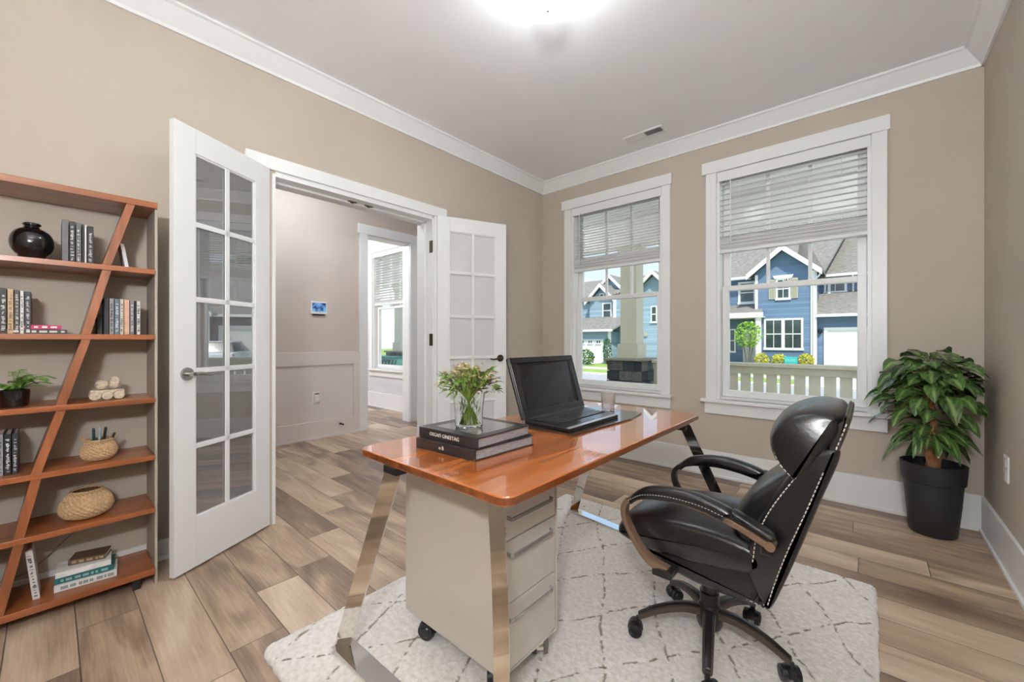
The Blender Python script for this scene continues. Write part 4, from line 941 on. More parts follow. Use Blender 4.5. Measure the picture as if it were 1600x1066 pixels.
# black vase
t0 = (-2.425, -.046, TOPS[1]+.0005)
t = thing('round_vase', t0, 'round glossy black vase with a small flat lip on the second shelf', 'vase')
GB = mat('gloss_black_glaze', (18, 18, 19), .12, coat=.6, var=.3, scale=40)
bm = B(); pr = [(0, 0), (.030, 0), (.036, .003)]+[(.058*math.cos(a)**.75 if math.cos(a) > 0 else .016, .070+.058*math.sin(a)) for a in [math.radians(x) for x in range(-58, 76, 8)]]+[(.020, .132), (.020, .136)]
lathe(bm, pr, t0, 48); finish(bm, 'body', GB, t, smooth=True)
bm = B(); lathe(bm, [(.016, .132), (.024, .136), (.025, .141), (.021, .145), (.013, .145), (.011, .125)], t0, 32); finish(bm, 'lip', GB, t, smooth=True)
# wooden beads ornament
t = thing('bead_ornament', (-2.42, .158, TOPS[3]), 'carved pale wood ornament of rolls and knobs on the fourth shelf', 'ornament')
BD = mat('carved_pale_wood', (212, 196, 172), .75, var=.25, scale=90, bump=.5, bscale=200)
for nm, c, r_, ln in (('roll', (-2.405, .122, TOPS[3]+.0185), .018, .03), ('roll', (-2.405, .158, TOPS[3]+.0175), .017, .03), ('roll', (-2.405, .193, TOPS[3]+.0185), .018, .03)):
    bm = B(); cyl(bm, (c[0]-ln, c[1], c[2]), (c[0]+ln, c[1], c[2]), r_, n=20); finish(bm, nm, BD, t, smooth=True, auto=.6, bevel=.004)
bm = B(); box(bm, -2.44, -2.40, .108, .212, TOPS[3]+.020, TOPS[3]+.040); finish(bm, 'crossbar', BD, t, bevel=.004)
for c, r_, s in (((-2.41, .143, TOPS[3]+.061), .021, 1.0), ((-2.41, .181, TOPS[3]+.068), .019, 1.4)):
    bm = B(); bmesh.ops.create_icosphere(bm, subdivisions=3, radius=r_, matrix=Matrix.Translation(c) @ Matrix.Diagonal((1, 1, s, 1)))
    for v in bm.verts: v.co += (v.co-Vector(c)).normalized()*.0018*noise.noise(v.co*160)
    finish(bm, 'knob', BD, t, smooth=True)
# woven baskets
BASK = mat('woven_seagrass', (196, 164, 124), .85, var=.2, scale=120)
def basket(name, label, c, prof, inner_dark, n=72, amp=.0022):
    t = thing(name, c, label, 'basket'); bm = B()
    # outline sampled densely, woven strands as alternating bumps
    P_ = [Vector((r, z, 0)) for r, z in prof]; sp_ = spline(P_, 7); rings = []
    for k, p in enumerate(sp_):
        ring = []
        for i in range(n):
            a = 2*PI*i/n; bump_ = amp*(1 if (i//2+k//2) % 2 else -1)*math.sin(PI*((i % 2)+.5)/2)
            r = p.x+bump_ if p.x > .02 else p.x
            ring.append(bm.verts.new((c[0]+r*math.cos(a), c[1]+r*math.sin(a), c[2]+p.y)))
        rings.append(ring)
    for a, b in zip(rings, rings[1:]):
        for i in range(n): bm.faces.new((a[i], a[(i+1) % n], b[(i+1) % n], b[i]))
    bm.faces.new(rings[0][::-1])
    finish(bm, 'woven_body', BASK, t)
    top = prof[-1]; bm = B(); inn = [(r*.93, z+.004) for r, z in prof[::-1]]; lathe(bm, inn+[(0, inn[-1][1])], c, 40); finish(bm, 'lining', mat('basket_inside', (120, 88, 58), .9, var=.2, scale=90), t, smooth=True)
    bm = B(); pts = [(c[0]+top[0]*.97*math.cos(2*PI*i/40), c[1]+top[0]*.97*math.sin(2*PI*i/40), c[2]+top[1]+.001) for i in range(41)]; tube(bm, pts, .0035, 8, cap=False)
    for k in range(60):
        a = 2*PI*k/60; p0 = Vector((c[0]+top[0]*.97*math.cos(a), c[1]+top[0]*.97*math.sin(a), c[2]+top[1]+.001)); tube(bm, [p0+Vector((math.cos(a)*.0042, math.sin(a)*.0042, -.003)), p0+Vector((0, 0, .0042)), p0-Vector((math.cos(a)*.0042, math.sin(a)*.0042, .003))], .0013, 5)
    finish(bm, 'braided_rim', BASK, t, smooth=True)
    return t
c1 = (-2.405, .135, TOPS[4]+.001)
t = basket('pen_basket', 'small woven basket holding pens on the fifth shelf', c1, [(.036, 0), (.050, .014), (.055, .034), (.050, .056), (.042, .072), (.040, .080)], 1)
bm = B(); 
for s in (-1, 1): tube(bm, spline([(c1[0], c1[1]+s*.040, c1[2]+.078), (c1[0], c1[1]+s*.050, c1[2]+.092), (c1[0]-.008, c1[1]+s*.046, c1[2]+.098), (c1[0]-.012, c1[1]+s*.036, c1[2]+.080)], 5), .0032, 8)
finish(bm, 'handles', BASK, t, smooth=True)
for k, (dy, dx, lean, col, lab) in enumerate(((-.014, 0, -.02, (30, 60, 72), 'teal'), (-.002, .006, .03, (150, 172, 178), 'pale blue-grey'), (.008, -.004, .10, (34, 34, 36), 'black'), (.018, .004, .30, (52, 38, 30), 'short dark brown'))):
    bm = B(); b0 = Vector((c1[0]+dx, c1[1]+dy, c1[2]+.010)); h = .115 if k < 3 else .088; tp = b0+Vector((0, lean*h, h)); cyl(bm, b0, tp, .0046, .0046, 12); cyl(bm, tp, tp+(tp-b0).normalized()*.006, .0046, .003, 12)
    o = finish(bm, 'pen', mat('pen_%d' % k, col, .3, var=.05), smooth=True, auto=.6); tag(o, lab+' pen standing in the small woven basket', 'pen')
c2 = (-2.415, .100, TOPS[5]+.001)
basket('woven_basket', 'wide low woven basket with an open top on the sixth shelf', c2, [(.045, 0), (.068, .014), (.080, .040), (.074, .068), (.056, .098), (.048, .106)], 1, n=96, amp=.0026)
# potted fern
pc = (-2.40, -.088, TOPS[3]+.0005)
t = thing('potted_fern', pc, 'small green fern in a glossy black pot at the left end of the fourth shelf', 'plant')
bm = B(); lathe(bm, [(0, 0), (.034, 0), (.037, .006), (.040, .062), (.037, .062), (.034, .008), (0, .01)], pc, 36); finish(bm, 'pot', GB, t, smooth=True, auto=.6)
bm = B(); lathe(bm, [(0, .052), (.037, .050)], pc, 24); finish(bm, 'soil', mat('potting_soil', (48, 36, 28), .95, var=.3, scale=90), t)
FERN = mat('fern_green', (104, 150, 54), .5, var=.35, scale=60); bm = B(); rnd = random.Random(11)
for k in range(26):
    a = rnd.uniform(0, 2*PI); L_ = rnd.uniform(.05, .085); u = Vector((math.cos(a), math.sin(a), 0)); b0 = Vector(pc)+u*.008+Vector((0, 0, .052)); rise = rnd.uniform(.45, 1.25)
    if u.x < 0: L_ *= .75
    pts = spline([b0, b0+u*L_*.35+Vector((0, 0, L_*.6*rise)), b0+u*L_*.8+Vector((0, 0, L_*.85*rise)), b0+u*L_*1.15+Vector((0, 0, L_*.72*rise))], 5); tube(bm, pts, .0007, 4)
    for i, p in enumerate(pts[2:]):
        d = (pts[min(i+3, len(pts)-1)]-pts[i+1]).normalized(); s = d.cross(Vector((0, 0, 1))).normalized(); l_ = .016*(1-.6*i/len(pts))+.004
        for sg in (-1, 1): blade(bm, p, p+(s*sg+d*.6).normalized()*l_, .0032, (0, 0, 1), droop=.002, seg=3)
finish(bm, 'fronds', FERN, t)
# cable at the wall behind the bookcase
bm = B(); tube(bm, spline([(-2.556, .075, .245), (-2.556, .02, .19), (-2.556, -.05, .125), (-2.556, -.12, .112), (-2.556, -.3, .105)], 5), .002, 6)
o = finish(bm, 'wall_cable', mat('cable_grey', (120, 112, 104), .5, var=.05), smooth=True); tag(o, 'thin grey cable running down the wall behind the lowest bookcase shelf', 'cable')

# ================================================================== big potted plant
pc = Vector((.262, 3.20, .0005))
t = thing('potted_plant', pc, 'leafy green plant on a short trunk in a tall black pot in the right corner', 'plant')
PB = mat('matte_black_pot', (36, 37, 40), .42, var=.1, scale=10)
bm = B(); lathe(bm, [(0, 0), (.088, 0), (.096, .008), (.110, .16), (.119, .285)], pc, 56); finish(bm, 'pot', PB, t, smooth=True, auto=.7)
bm = B(); lathe(bm, [(.119, .283), (.127, .288), (.1335, .378), (.1335, .386), (.127, .386), (.120, .30), (.10, .29)], pc, 56); finish(bm, 'pot_rim', PB, t, smooth=True, auto=.7)
bm = B(); lathe(bm, [(0, .352), (.126, .347)], pc, 32); finish(bm, 'soil', mat('potting_soil', (48, 36, 28), .95), t)
bm = B(); BARK = mat('stripped_bark', (156, 108, 70), .8, var=.35, scale=30, stretch=(8, 8, 1), bump=.5, bscale=40)
tr = [pc+Vector(p) for p in ((0, 0, .34), (.006, -.004, .45), (.0, 0, .56), (-.012, .0, .70), (-.014, .0, .76))]
tube(bm, spline(tr, 5), .02, 14, rad=[.032-.014*i/20+.002*math.sin(i*2) for i in range(21)])
tube(bm, spline([pc+Vector((-.005, -.01, .35)), pc+Vector((-.018, -.012, .44)), pc+Vector((-.03, -.01, .52))], 5), .016, 12)
finish(bm, 'trunk', BARK, t, smooth=True)
LG = bpy.data.materials.new('plant_leaf'); LG.use_nodes = True; lt = LG.node_tree; p = lt.nodes['Principled BSDF']
at = N(lt, 'ShaderNodeAttribute'); at.attribute_name = 'vein'; nz = N(lt, 'ShaderNodeTexNoise'); nz.inputs['Scale'].default_value = 9
ra = N(lt, 'ShaderNodeValToRGB'); e = ra.color_ramp.elements; e[0].position = .35; e[0].color = srgb(22, 42, 24); e[1].position = .70; e[1].color = srgb(74, 116, 46)
gp = N(lt, 'ShaderNodeNewGeometry'); lt.links.new(gp.outputs['Position'], nz.inputs['Vector']); lt.links.new(nz.outputs[0], ra.inputs[0])
mv = N(lt, 'ShaderNodeMixRGB'); mv.inputs[2].default_value = srgb(150, 182, 104); lt.links.new(at.outputs['Fac'], mv.inputs[0]); lt.links.new(ra.outputs[0], mv.inputs[1]); lt.links.new(mv.outputs[0], p.inputs['Base Color'])
p.inputs['Roughness'].default_value = .28; p.inputs['Coat Weight'].default_value = .3
def bigleaf(V, F, K, base, d, L_, Wd, droop, roll):
    d = d.normalized(); w = d.cross(Vector((0, 0, 1))); w = w.normalized() if w.length > 1e-3 else Vector((1, 0, 0)); n_ = w.cross(d).normalized()
    w, n_ = w*math.cos(roll)+n_*math.sin(roll), n_*math.cos(roll)-w*math.sin(roll); NS, NW = 8, 6; b0 = len(V)
    for i in range(NS+1):
        s = i/NS; c = base+d*L_*(s-.10*droop*s*s)+Vector((0, 0, -droop*L_*.55*s*s)); ww = Wd*(math.sin(PI*s**.85)**.75 if 0 < s < 1 else .02)
        for j in range(NW+1):
            q_ = -1+2*j/NW; V.append(c+w*ww*q_+n_*(ww*(.32*abs(q_)-.10*q_*q_)+.004*math.sin(i*1.7+q_*3))); K.append(.75 if j == NW//2 else (.22 if (i+abs(j-NW//2)) % 2 else 0))
    for i in range(NS):
        for j in range(NW): a = b0+i*(NW+1)+j; F.append((a, a+1, a+NW+2, a+NW+1))
V, F, K = [], [], []; rnd = random.Random(21); bs = B()
def cluster(c, n, Rr, zr, Lr, Wr, el, dr):
    for k in range(n):
        a = 2*PI*(k*.381966)+rnd.uniform(-.25, .25); e_ = rnd.uniform(*el); u = Vector((math.cos(a)*math.cos(e_), math.sin(a)*math.cos(e_), math.sin(e_)))
        R_ = rnd.uniform(*Rr); st = c+Vector((0, 0, rnd.uniform(*zr))); b0 = st+u*R_; L_ = rnd.uniform(*Lr)
        tip = b0+u*L_
        # stay clear of the two walls of the corner
        if tip.y > 3.385: L_ *= max(.35, (3.385-b0.y)/(tip.y-b0.y+1e-6)) if b0.y < 3.37 else .0
        if tip.x > .462: L_ *= max(.35, (.462-b0.x)/(tip.x-b0.x+1e-6)) if b0.x < .45 else .0
        if L_ < .03 or b0.y+u.y*L_ > 3.395 or b0.x+u.x*L_ > .468: continue
        bigleaf(V, F, K, b0, u, L_, rnd.uniform(*Wr), rnd.uniform(*dr), rnd.uniform(-.5, .5)); tube(bs, spline([st, st.lerp(b0, .5)+Vector((0, 0, .012)), b0+u*.01], 3), .0022, 6)
top = pc+Vector((-.012, -.005, .78))
cluster(top, 46, (.03, .10), (.0, .19), (.10, .15), (.030, .045), (-.3, .6), (.3, 1.1))
cluster(top, 80, (.08, .17), (-.09, .15), (.09, .14), (.030, .046), (-.5, .4), (.5, 1.5))
cluster(pc+Vector((-.01, 0, .56)), 48, (.02, .08), (-.05, .06), (.10, .16), (.020, .032), (-.5, .45), (.6, 1.6))
me = bpy.data.meshes.new('foliage'); me.from_pydata([tuple(v-pc) for v in V], [], F); aa = me.attributes.new('vein', 'FLOAT', 'POINT'); aa.data.foreach_set('value', K)
for q_ in me.polygons: q_.use_smooth = True
me.materials.append(LG); o = bpy.data.objects.new('foliage', me); C.objects.link(o); o.parent = t
finish(bs, 'leaf_stalks', mat('stalk_green', (96, 122, 56), .5, var=.1), t, smooth=True)

# ================================================================== the porch and the street
GZ = -.66
CONC = mat('pale_concrete', (214, 208, 196), .9, var=.08, scale=3); LAWN = mat('lawn_grass', (150, 172, 78), .95, var=.3, scale=2.5, bump=.6, bscale=30)
ASPH = mat('light_asphalt', (172, 170, 168), .9, var=.08, scale=6); MULCH = mat('brown_mulch', (96, 70, 56), .95, var=.4, scale=12)
SHING = mat('roof_shingles', (138, 133, 124), .95, var=.28, scale=5, bump=.5, bscale=20, stretch=(1, 1, 4))
def slab(name, x0, x1, y0, y1, z0, z1, m):
    bm = B(); box(bm, x0, x1, y0, y1, z0, z1); return S(finish(bm, name, m))
slab('ground', -70, 70, 3.60, 90, GZ-.3, GZ, LAWN)
slab('front_walk', -12, 12, 5.9, 10.8, GZ+.001, GZ+.02, CONC)
slab('street', -70, 70, 11.5, 17.6, GZ+.001, GZ+.01, ASPH)
slab('curb', -70, 70, 17.6, 18.1, GZ+.001, GZ+.08, CONC)
slab('sidewalk', -70, 70, 21.0, 22.4, GZ+.001, GZ+.03, CONC)
slab('driveway', -2.1, 2.0, 18.1, 29.98, GZ+.002, GZ+.035, CONC); slab('driveway', 3.3, 6.9, 18.1, 29.9, GZ+.002, GZ+.035, CONC); slab('driveway', -19.2, -14.6, 18.1, 26.9, GZ+.002, GZ+.035, CONC)
slab('planting_bed', -5.5, -2.2, 28.4, 29.97, GZ+.001, GZ+.12, MULCH)
slab('porch_floor', -10, 3.5, D+.15, 5.78, GZ, -.06, mat('porch_boards', (168, 160, 146), .8, var=.08))
slab('porch_ceiling', -10, 3.5, D+.15, 5.9, 2.76, 2.86, mat('porch_ceiling_white', (248, 246, 240), .7, var=.02))
PTRIM = mat('khaki_trim', (206, 201, 180), .7, var=.04, scale=3); PWHITE = mat('porch_white', (238, 236, 228), .6, var=.02)
bm = B(); box(bm, -10, 3.5, 5.36, 5.66, 2.39, 2.755); S(finish(bm, 'porch_beam', PWHITE))
STONE = stonemat()
def column(x, label):
    y = 5.52; t = thing('porch_column', (x, y, -.06), label, 'column')
    rnd = random.Random(int(abs(x)*10)); V, F, K = [], [], []
    bm = B(); prism(bm, [(x-.235, y-.235, -.0595), (x+.235, y-.235, -.0595), (x+.235, y+.235, -.0595), (x-.235, y+.235, -.0595)], (0, 0, .815)); finish(bm, 'stone_core', mat('mortar', (70, 70, 68), .9), t)
    rows = 6; h = .822/rows
    for r in range(rows):
        hw = .29-.045*(r/rows); z = -.0595+r*h
        for face in range(4):
            p = -hw
            while p < hw-.02:
                l_ = min(rnd.uniform(.11, .24), hw-p)
                if hw-(p+l_) < .06: l_ = hw-p
                dd = hw+rnd.uniform(-.008, .012); a = (p+.004, p+l_-.004); c, s_ = [(0, -1), (1, 0), (0, 1), (-1, 0)][face]
                # block spans: tangential a, normal from .24 to dd
                def P3(tn, nn_, zz): return (x+c*nn_-s_*tn, y+s_*nn_+c*tn, zz)
                b0 = len(V); j = rnd.uniform(0, .004)
                for zz in (z+.003+j, z+h-.003-j):
                    for tn, nn_ in ((a[0], .2), (a[1], .2), (a[1], dd), (a[0], dd)): V.append(P3(tn, nn_, zz))
                F += [(b0, b0+3, b0+2, b0+1), (b0+4, b0+5, b0+6, b0+7), (b0, b0+1, b0+5, b0+4), (b0+1, b0+2, b0+6, b0+5), (b0+2, b0+3, b0+7, b0+6), (b0+3, b0, b0+4, b0+7)]
                K += [rnd.random()]*8; p += l_
    me = bpy.data.meshes.new('stone_facing'); me.from_pydata([(a-x, b-y, c_+.06) for a, b, c_ in V], [], F); at = me.attributes.new('tone', 'FLOAT', 'POINT'); at.data.foreach_set('value', K); me.materials.append(STONE)
    o = bpy.data.objects.new('stone_facing', me); C.objects.link(o); o.parent = t
    bm = B(); box(bm, x-.30, x+.30, y-.30, y+.30, .765, .80); finish(bm, 'stone_cap', mat('cap_stone', (140, 134, 120), .8, var=.15, scale=12), t, bevel=.012)
    bm = B(); box(bm, x-.15, x+.15, y-.15, y+.15, .80, 1.00); finish(bm, 'plinth', PTRIM, t, bevel=.004)
    bm = B(); box(bm, x-.12, x+.12, y-.12, y+.12, 1.0, 2.30); finish(bm, 'shaft', PTRIM, t, bevel=.003)
    bm = B(); box(bm, x-.15, x+.15, y-.15, y+.15, 2.24, 2.39); box(bm, x-.135, x+.135, y-.135, y+.135, 2.20, 2.24); finish(bm, 'capital', PTRIM, t, bevel=.004)
    return t
column(-2.56, 'khaki porch column on a tapered stone base outside the left window')
column(-8.35, 'khaki porch column on a stone base seen through the far room window')
column(3.2, 'khaki porch column on a stone base at the right end of the porch railing')
t = thing('porch_railing', (.3, 5.52, -.06), 'khaki wooden porch railing of wide boards outside the right window', 'railing')
bm = B(); box(bm, -2.24, 2.88, 5.44, 5.60, .745, .785); box(bm, -2.24, 2.88, 5.49, 5.55, .66, .745); finish(bm, 'top_rail', PTRIM, t, bevel=.004)
bm = B(); box(bm, -2.24, 2.88, 5.48, 5.56, .02, .09); finish(bm, 'bottom_rail', PTRIM, t, bevel=.004)
x = -2.235
while x < 2.86:
    bm = B(); box(bm, x, min(x+.104, 2.88), 5.508, 5.532, .09, .66); finish(bm, 'baluster', PTRIM, t); x += .1335
# teal lattice bin on the porch beyond the far room
t = thing('lattice_planter', (-8.35, 4.9, -.06), 'teal planter box with a lattice front on the porch beyond the far window', 'planter')
TEAL = mat('teal_paint', (40, 140, 128), .6, var=.1); DTEAL = mat('deep_teal', (24, 84, 78), .6, var=.1)
bm = B(); box(bm, -8.85, -7.45, 4.72, 5.02, -.0595, .66); finish(bm, 'box', mat('pale_teal', (130, 190, 170), .6, var=.1), t)
bm = B()
for i in range(12):
    for s_ in (-1, 1):
        cx = -8.80+i*.12
        obb(bm, (cx, 4.712, .30), (.012, 0, 0), (0, .006, 0), (.16*s_, 0, .34))
finish(bm, 'lattice', DTEAL, t)
bm = B(); box(bm, -8.88, -7.42, 4.69, 5.05, .655, .70); finish(bm, 'rim', TEAL, t)

lamp(-4.4, 4.55, .10, PORCH, 'unseen lamp added to brighten the porch ceiling, left of the stone-based column', 'porch_fill_lamp', zc=2.76)  # added out of sight to whiten the porch ceiling and lift the column
lamp(1.25, 4.55, .10, PORCH, 'unseen lamp added to brighten the porch ceiling at its right end', 'porch_fill_lamp', zc=2.76)  # second added porch light, also out of sight
# ---- neighbour houses
HW = mat('house_white_trim', (240, 240, 236), .6, var=.02); DARKGL = mat('house_window_glass', (58, 72, 70), .08, var=.4, scale=1.5, coat=.6)
SHUT = mat('khaki_shutter', (186, 180, 158), .7, var=.03); GDOOR = mat('garage_door_white', (226, 226, 220), .6, var=.02)
def hwin(t, x0, x1, z0, z1, y, cols=2, rows=2, fr=.10, hood=False, split=1):
    """framed window on a wall facing -y, with grid bars and glass"""
    bm = B(); box(bm, x0, x0+fr, y-.05, y, z0, z1); box(bm, x1-fr, x1, y-.05, y, z0, z1); box(bm, x0+fr, x1-fr, y-.05, y, z1-fr, z1); box(bm, x0-.03, x1+.03, y-.08, y, z0-.04, z0+fr)
    if split == 2: xm = (x0+x1)/2; box(bm, xm-fr*.8, xm+fr*.8, y-.05, y, z0+fr, z1-fr)
    if hood: prism(bm, [(x0-.08, y-.10, z1), (x1+.08, y-.10, z1), (x1+.16, y-.10, z1+.20), (x0-.16, y-.10, z1+.20)], (0, .10, 0))
    f = finish(bm, 'window', HW, t)
    spans = [(x0+fr, x1-fr)] if split == 1 else [(x0+fr, (x0+x1)/2-fr*.8), ((x0+x1)/2+fr*.8, x1-fr)]
    bm = B()
    for a, b in spans: box(bm, a, b, y-.02, y-.005, z0+fr, z1-fr)
    finish(bm, 'pane', DARKGL, f)
    bm = B()
    for a, b in spans:
        for k in range(1, cols): xx = a+(b-a)*k/cols; box(bm, xx-.018, xx+.018, y-.035, y-.02, z0+fr, z1-fr)
        for k in range(1, rows): zz = z0+fr+(z1-z0-2*fr)*k/rows; box(bm, a, b, y-.037, y-.02, zz-.03, zz+.03)
    finish(bm, 'glazing_bars', HW, f)
def gable_wall(bm, x0, x1, z0, ze, xp, zp, y, depth, mi=0):
    prism(bm, [(x0, y, z0), (x1, y, z0), (x1, y, ze), (xp, y, zp), (x0, y, ze)], (0, depth, 0), mi)
def rake(bm, xa, za, xp, zp, y, w=.26, th=.12):
    d = Vector((xp-xa, 0, zp-za)).normalized(); n_ = Vector((-d.z, 0, d.x)); n_ = n_ if n_.z < 0 else -n_
    p = [Vector((xa, y, za)), Vector((xp, y, zp)), Vector((xp, y, zp))+Vector((0, 0, -w/abs(d.x)*1.0)), Vector((xa, y, za))+Vector((0, 0, -w/abs(d.x)*1.0))]
    prism(bm, p, (0, -th, 0))
def roofplane(bm, pts, th=.12): prism(bm, pts, (0, 0, th))
def gutter(bm, x0, x1, y, z): box(bm, x0, x1, y-.14, y, z-.16, z)
BLUE = lapmat('blue_lap_siding', (104, 128, 154)); TEALS = lapmat('teal_lap_siding', (146, 168, 180)); GREYS = lapmat('charcoal_lap_siding', (92, 96, 104))
# main blue house
t = thing('blue_house', (-3.0, 32, GZ), 'blue two-storey house with a white-trimmed gable across the street, seen through the right window', 'house')
bm = B(); gable_wall(bm, -5.52, -2.43, GZ, 5.3, -4.02, 6.62, 30, 8); box(bm, -9.2, -5.5, 31.2, 39, GZ, 5.15); box(bm, -2.45, 2.0, 30.4, 39, GZ, 2.45); box(bm, -2.45, 2.0, 33.2, 39, 2.4, 5.1); finish(bm, 'walls', BLUE, t)
bm = B(); roofplane(bm, [(-5.95, 29.6, 5.12), (-4.02, 29.6, 6.78), (-4.02, 38, 6.78), (-5.95, 38, 5.12)]); roofplane(bm, [(-4.02, 29.6, 6.78), (-2.05, 29.6, 5.08), (-2.05, 38, 5.08), (-4.02, 38, 6.78)]); finish(bm, 'gable_roof', SHING, t)
bm = B(); roofplane(bm, [(-9.45, 30.7, 5.1), (-3.5, 30.7, 5.1), (-3.5, 35.4, 9.6), (-9.45, 35.4, 9.6)]); roofplane(bm, [(-3.8, 32.6, 5.0), (2.4, 32.6, 5.0), (2.4, 36.0, 8.8), (-3.8, 36.0, 8.8)]); roofplane(bm, [(-4.2, 33.6, 6.2), (-2.05, 31.5, 5.2), (-.4, 36, 9.9), (-4.2, 36, 9.9)]); finish(bm, 'main_roof', SHING, t)
bm = B(); roofplane(bm, [(-2.43, 30.0, 2.42), (2.3, 30.0, 2.42), (2.3, 33.3, 4.05), (-2.43, 33.3, 4.05)]); finish(bm, 'garage_roof', SHING, t)
bm = B(); roofplane(bm, [(-9.4, 29.3, 2.70), (-4.98, 29.3, 2.70), (-5.35, 31.2, 3.30), (-9.4, 31.2, 3.30)]); finish(bm, 'porch_roof', SHING, t)
bm = B(); rake(bm, -5.95, 5.24, -4.02, 6.90, 29.62); rake(bm, -2.05, 5.20, -4.02, 6.90, 29.62); box(bm, -5.52, -5.36, 29.95, 30, GZ, 5.2); box(bm, -2.62, -2.40, 29.94, 30, GZ, 5.2); box(bm, -2.40, -2.34, 30, 30.3, GZ, 5.2)
gutter(bm, -9.45, -5.9, 30.72, 5.28); gutter(bm, -2.43, 2.3, 30.02, 2.56); gutter(bm, -2.1, 2.4, 32.62, 5.2); box(bm, -9.4, -4.95, 29.22, 29.32, 2.46, 2.78); box(bm, -9.4, -4.95, 29.32, 31, 2.46, 2.52); box(bm, -2.0, -1.85, 33.0, 33.2, 2.6, 5.0)
finish(bm, 'white_trim', HW, t)
bm = B(); tube(bm, [(-2.12, 29.75, 5.05), (-2.2, 29.85, 4.85), (-2.46, 29.90, 4.6), (-2.47, 29.90, -.35), (-2.3, 29.7, -.55)], .05, 8); tube(bm, [(-.75, 32.5, 5.0), (-.75, 32.9, 4.8), (-.75, 33.12, 4.6), (-.75, 33.12, 4.0), (-1.05, 32.9, 3.85)], .05, 8); finish(bm, 'downspouts', HW, t, smooth=True)
for xc in (-5.22, -9.0):
    bm = B(); box(bm, xc-.13, xc+.13, 29.35, 29.6, -.46, 2.46); finish(bm, 'porch_post', HW, t)
bm = B(); box(bm, -9.4, -5.0, 29.3, 31.2, GZ, -.46); finish(bm, 'porch_step', mat('brick_step', (176, 148, 124), .9, var=.15, scale=10), t)
bm = B(); box(bm, -6.45, -5.55, 31.12, 31.2, -.45, 1.75); finish(bm, 'front_door', mat('front_door_grey', (206, 208, 204), .6, var=.02), t)
hwin(t, -5.02, -2.98, .45, 2.38, 30, 2, 2, .11, split=2); hwin(t, -4.38, -3.62, 3.56, 4.86, 30, 2, 2, .10, hood=True); hwin(t, -6.75, -5.68, 3.5, 5.0, 31.2, 1, 2, .14); hwin(t, -2.2, -1.05, 4.05, 4.85, 33.2, 2, 1, .12); hwin(t, -7.3, -6.9, 0.2, 1.8, 31.2, 1, 2, .08)
for a, b in ((-4.76, -4.40), (-3.60, -3.24)):
    bm = B(); box(bm, a, b, 29.95, 30, 3.6, 4.84)
    for k in range(14): box(bm, a+.05, b-.05, 29.93, 29.95, 3.68+k*.08, 3.72+k*.08)
    finish(bm, 'shutter', SHUT, t)
bm = B(); box(bm, -2.02, -1.86, 30.33, 30.4, GZ, 1.78); box(bm, 1.5, 1.65, 30.33, 30.4, GZ, 1.78); box(bm, -1.86, 1.5, 30.33, 30.4, 1.62, 1.78); finish(bm, 'garage_frame', HW, t)
bm = B(); box(bm, -1.86, 1.5, 30.38, 30.41, GZ+.04, 1.62)
for k in range(1, 4): box(bm, -1.86, 1.5, 30.37, 30.385, GZ+.04+k*.55, GZ+.05+k*.55)
finish(bm, 'garage_door', GDOOR, t)
bm = B(); cyl(bm, (-2.2, 30.33, 1.42), (-2.2, 30.33, 1.62), .07, .09, 12); cyl(bm, (-2.2, 30.33, 1.62), (-2.2, 30.33, 1.72), .11, .03, 12); finish(bm, 'wall_lantern', BLACKP, t)
# teal house at the left
t = thing('teal_house', (-14, 30, GZ), 'pale teal-blue house with several gables seen through the left window', 'house')
bm = B(); box(bm, -19.5, -10.0, 29.2, 38, GZ, 4.4); gable_wall(bm, -16.9, -14.75, 2.2, 4.1, -15.8, 5.2, 28.7, 3); gable_wall(bm, -12.6, -9.9, GZ, 4.45, -11.15, 5.55, 27.6, 3); box(bm, -19.5, -14.2, 27, 30, GZ, 1.66); box(bm, -14.6, -13.0, 28.4, 30, GZ, 4.1); gable_wall(bm, -17.6, -14.4, 4.0, 4.7, -16.0, 6.1, 30.5, 3); finish(bm, 'walls', TEALS, t)
bm = B(); roofplane(bm, [(-19.9, 28.8, 4.3), (-9.7, 28.8, 4.3), (-9.7, 33, 6.35), (-19.9, 33, 6.35)]); roofplane(bm, [(-17.15, 28.35, 3.98), (-15.8, 28.35, 5.35), (-15.8, 32, 5.35), (-17.15, 32, 3.98)]); roofplane(bm, [(-15.8, 28.35, 5.35), (-14.45, 28.35, 3.98), (-14.45, 32, 3.98), (-15.8, 32, 5.35)])
roofplane(bm, [(-12.75, 27.2, 4.22), (-11.15, 27.2, 5.72), (-11.15, 32, 5.72), (-12.75, 32, 4.22)]); roofplane(bm, [(-11.15, 27.2, 5.72), (-9.7, 27.2, 4.3), (-9.7, 32, 4.3), (-11.15, 32, 5.72)]); roofplane(bm, [(-17.8, 30.2, 4.5), (-16.0, 30.2, 6.3), (-16, 34, 6.3), (-17.8, 34, 4.5)]); roofplane(bm, [(-16.0, 30.2, 6.3), (-14.2, 30.2, 4.5), (-14.2, 34, 4.5), (-16, 34, 6.3)])
finish(bm, 'roofs', SHING, t)
bm = B(); roofplane(bm, [(-19.9, 26.6, 1.68), (-13.85, 26.6, 1.68), (-13.0, 28.4, 2.72), (-19.9, 28.8, 2.72)]); finish(bm, 'garage_roof', SHING, t)
bm = B()
for a, b, c_, d_, y in ((-17.15, 4.1, -15.8, 5.47, 28.37), (-14.45, 4.1, -15.8, 5.47, 28.37), (-12.75, 4.34, -11.15, 5.84, 27.22), (-9.7, 4.42, -11.15, 5.84, 27.22), (-17.8, 4.62, -16.0, 6.42, 30.22), (-14.2, 4.62, -16, 6.42, 30.22)): rake(bm, a, b, c_, d_, y, .2)
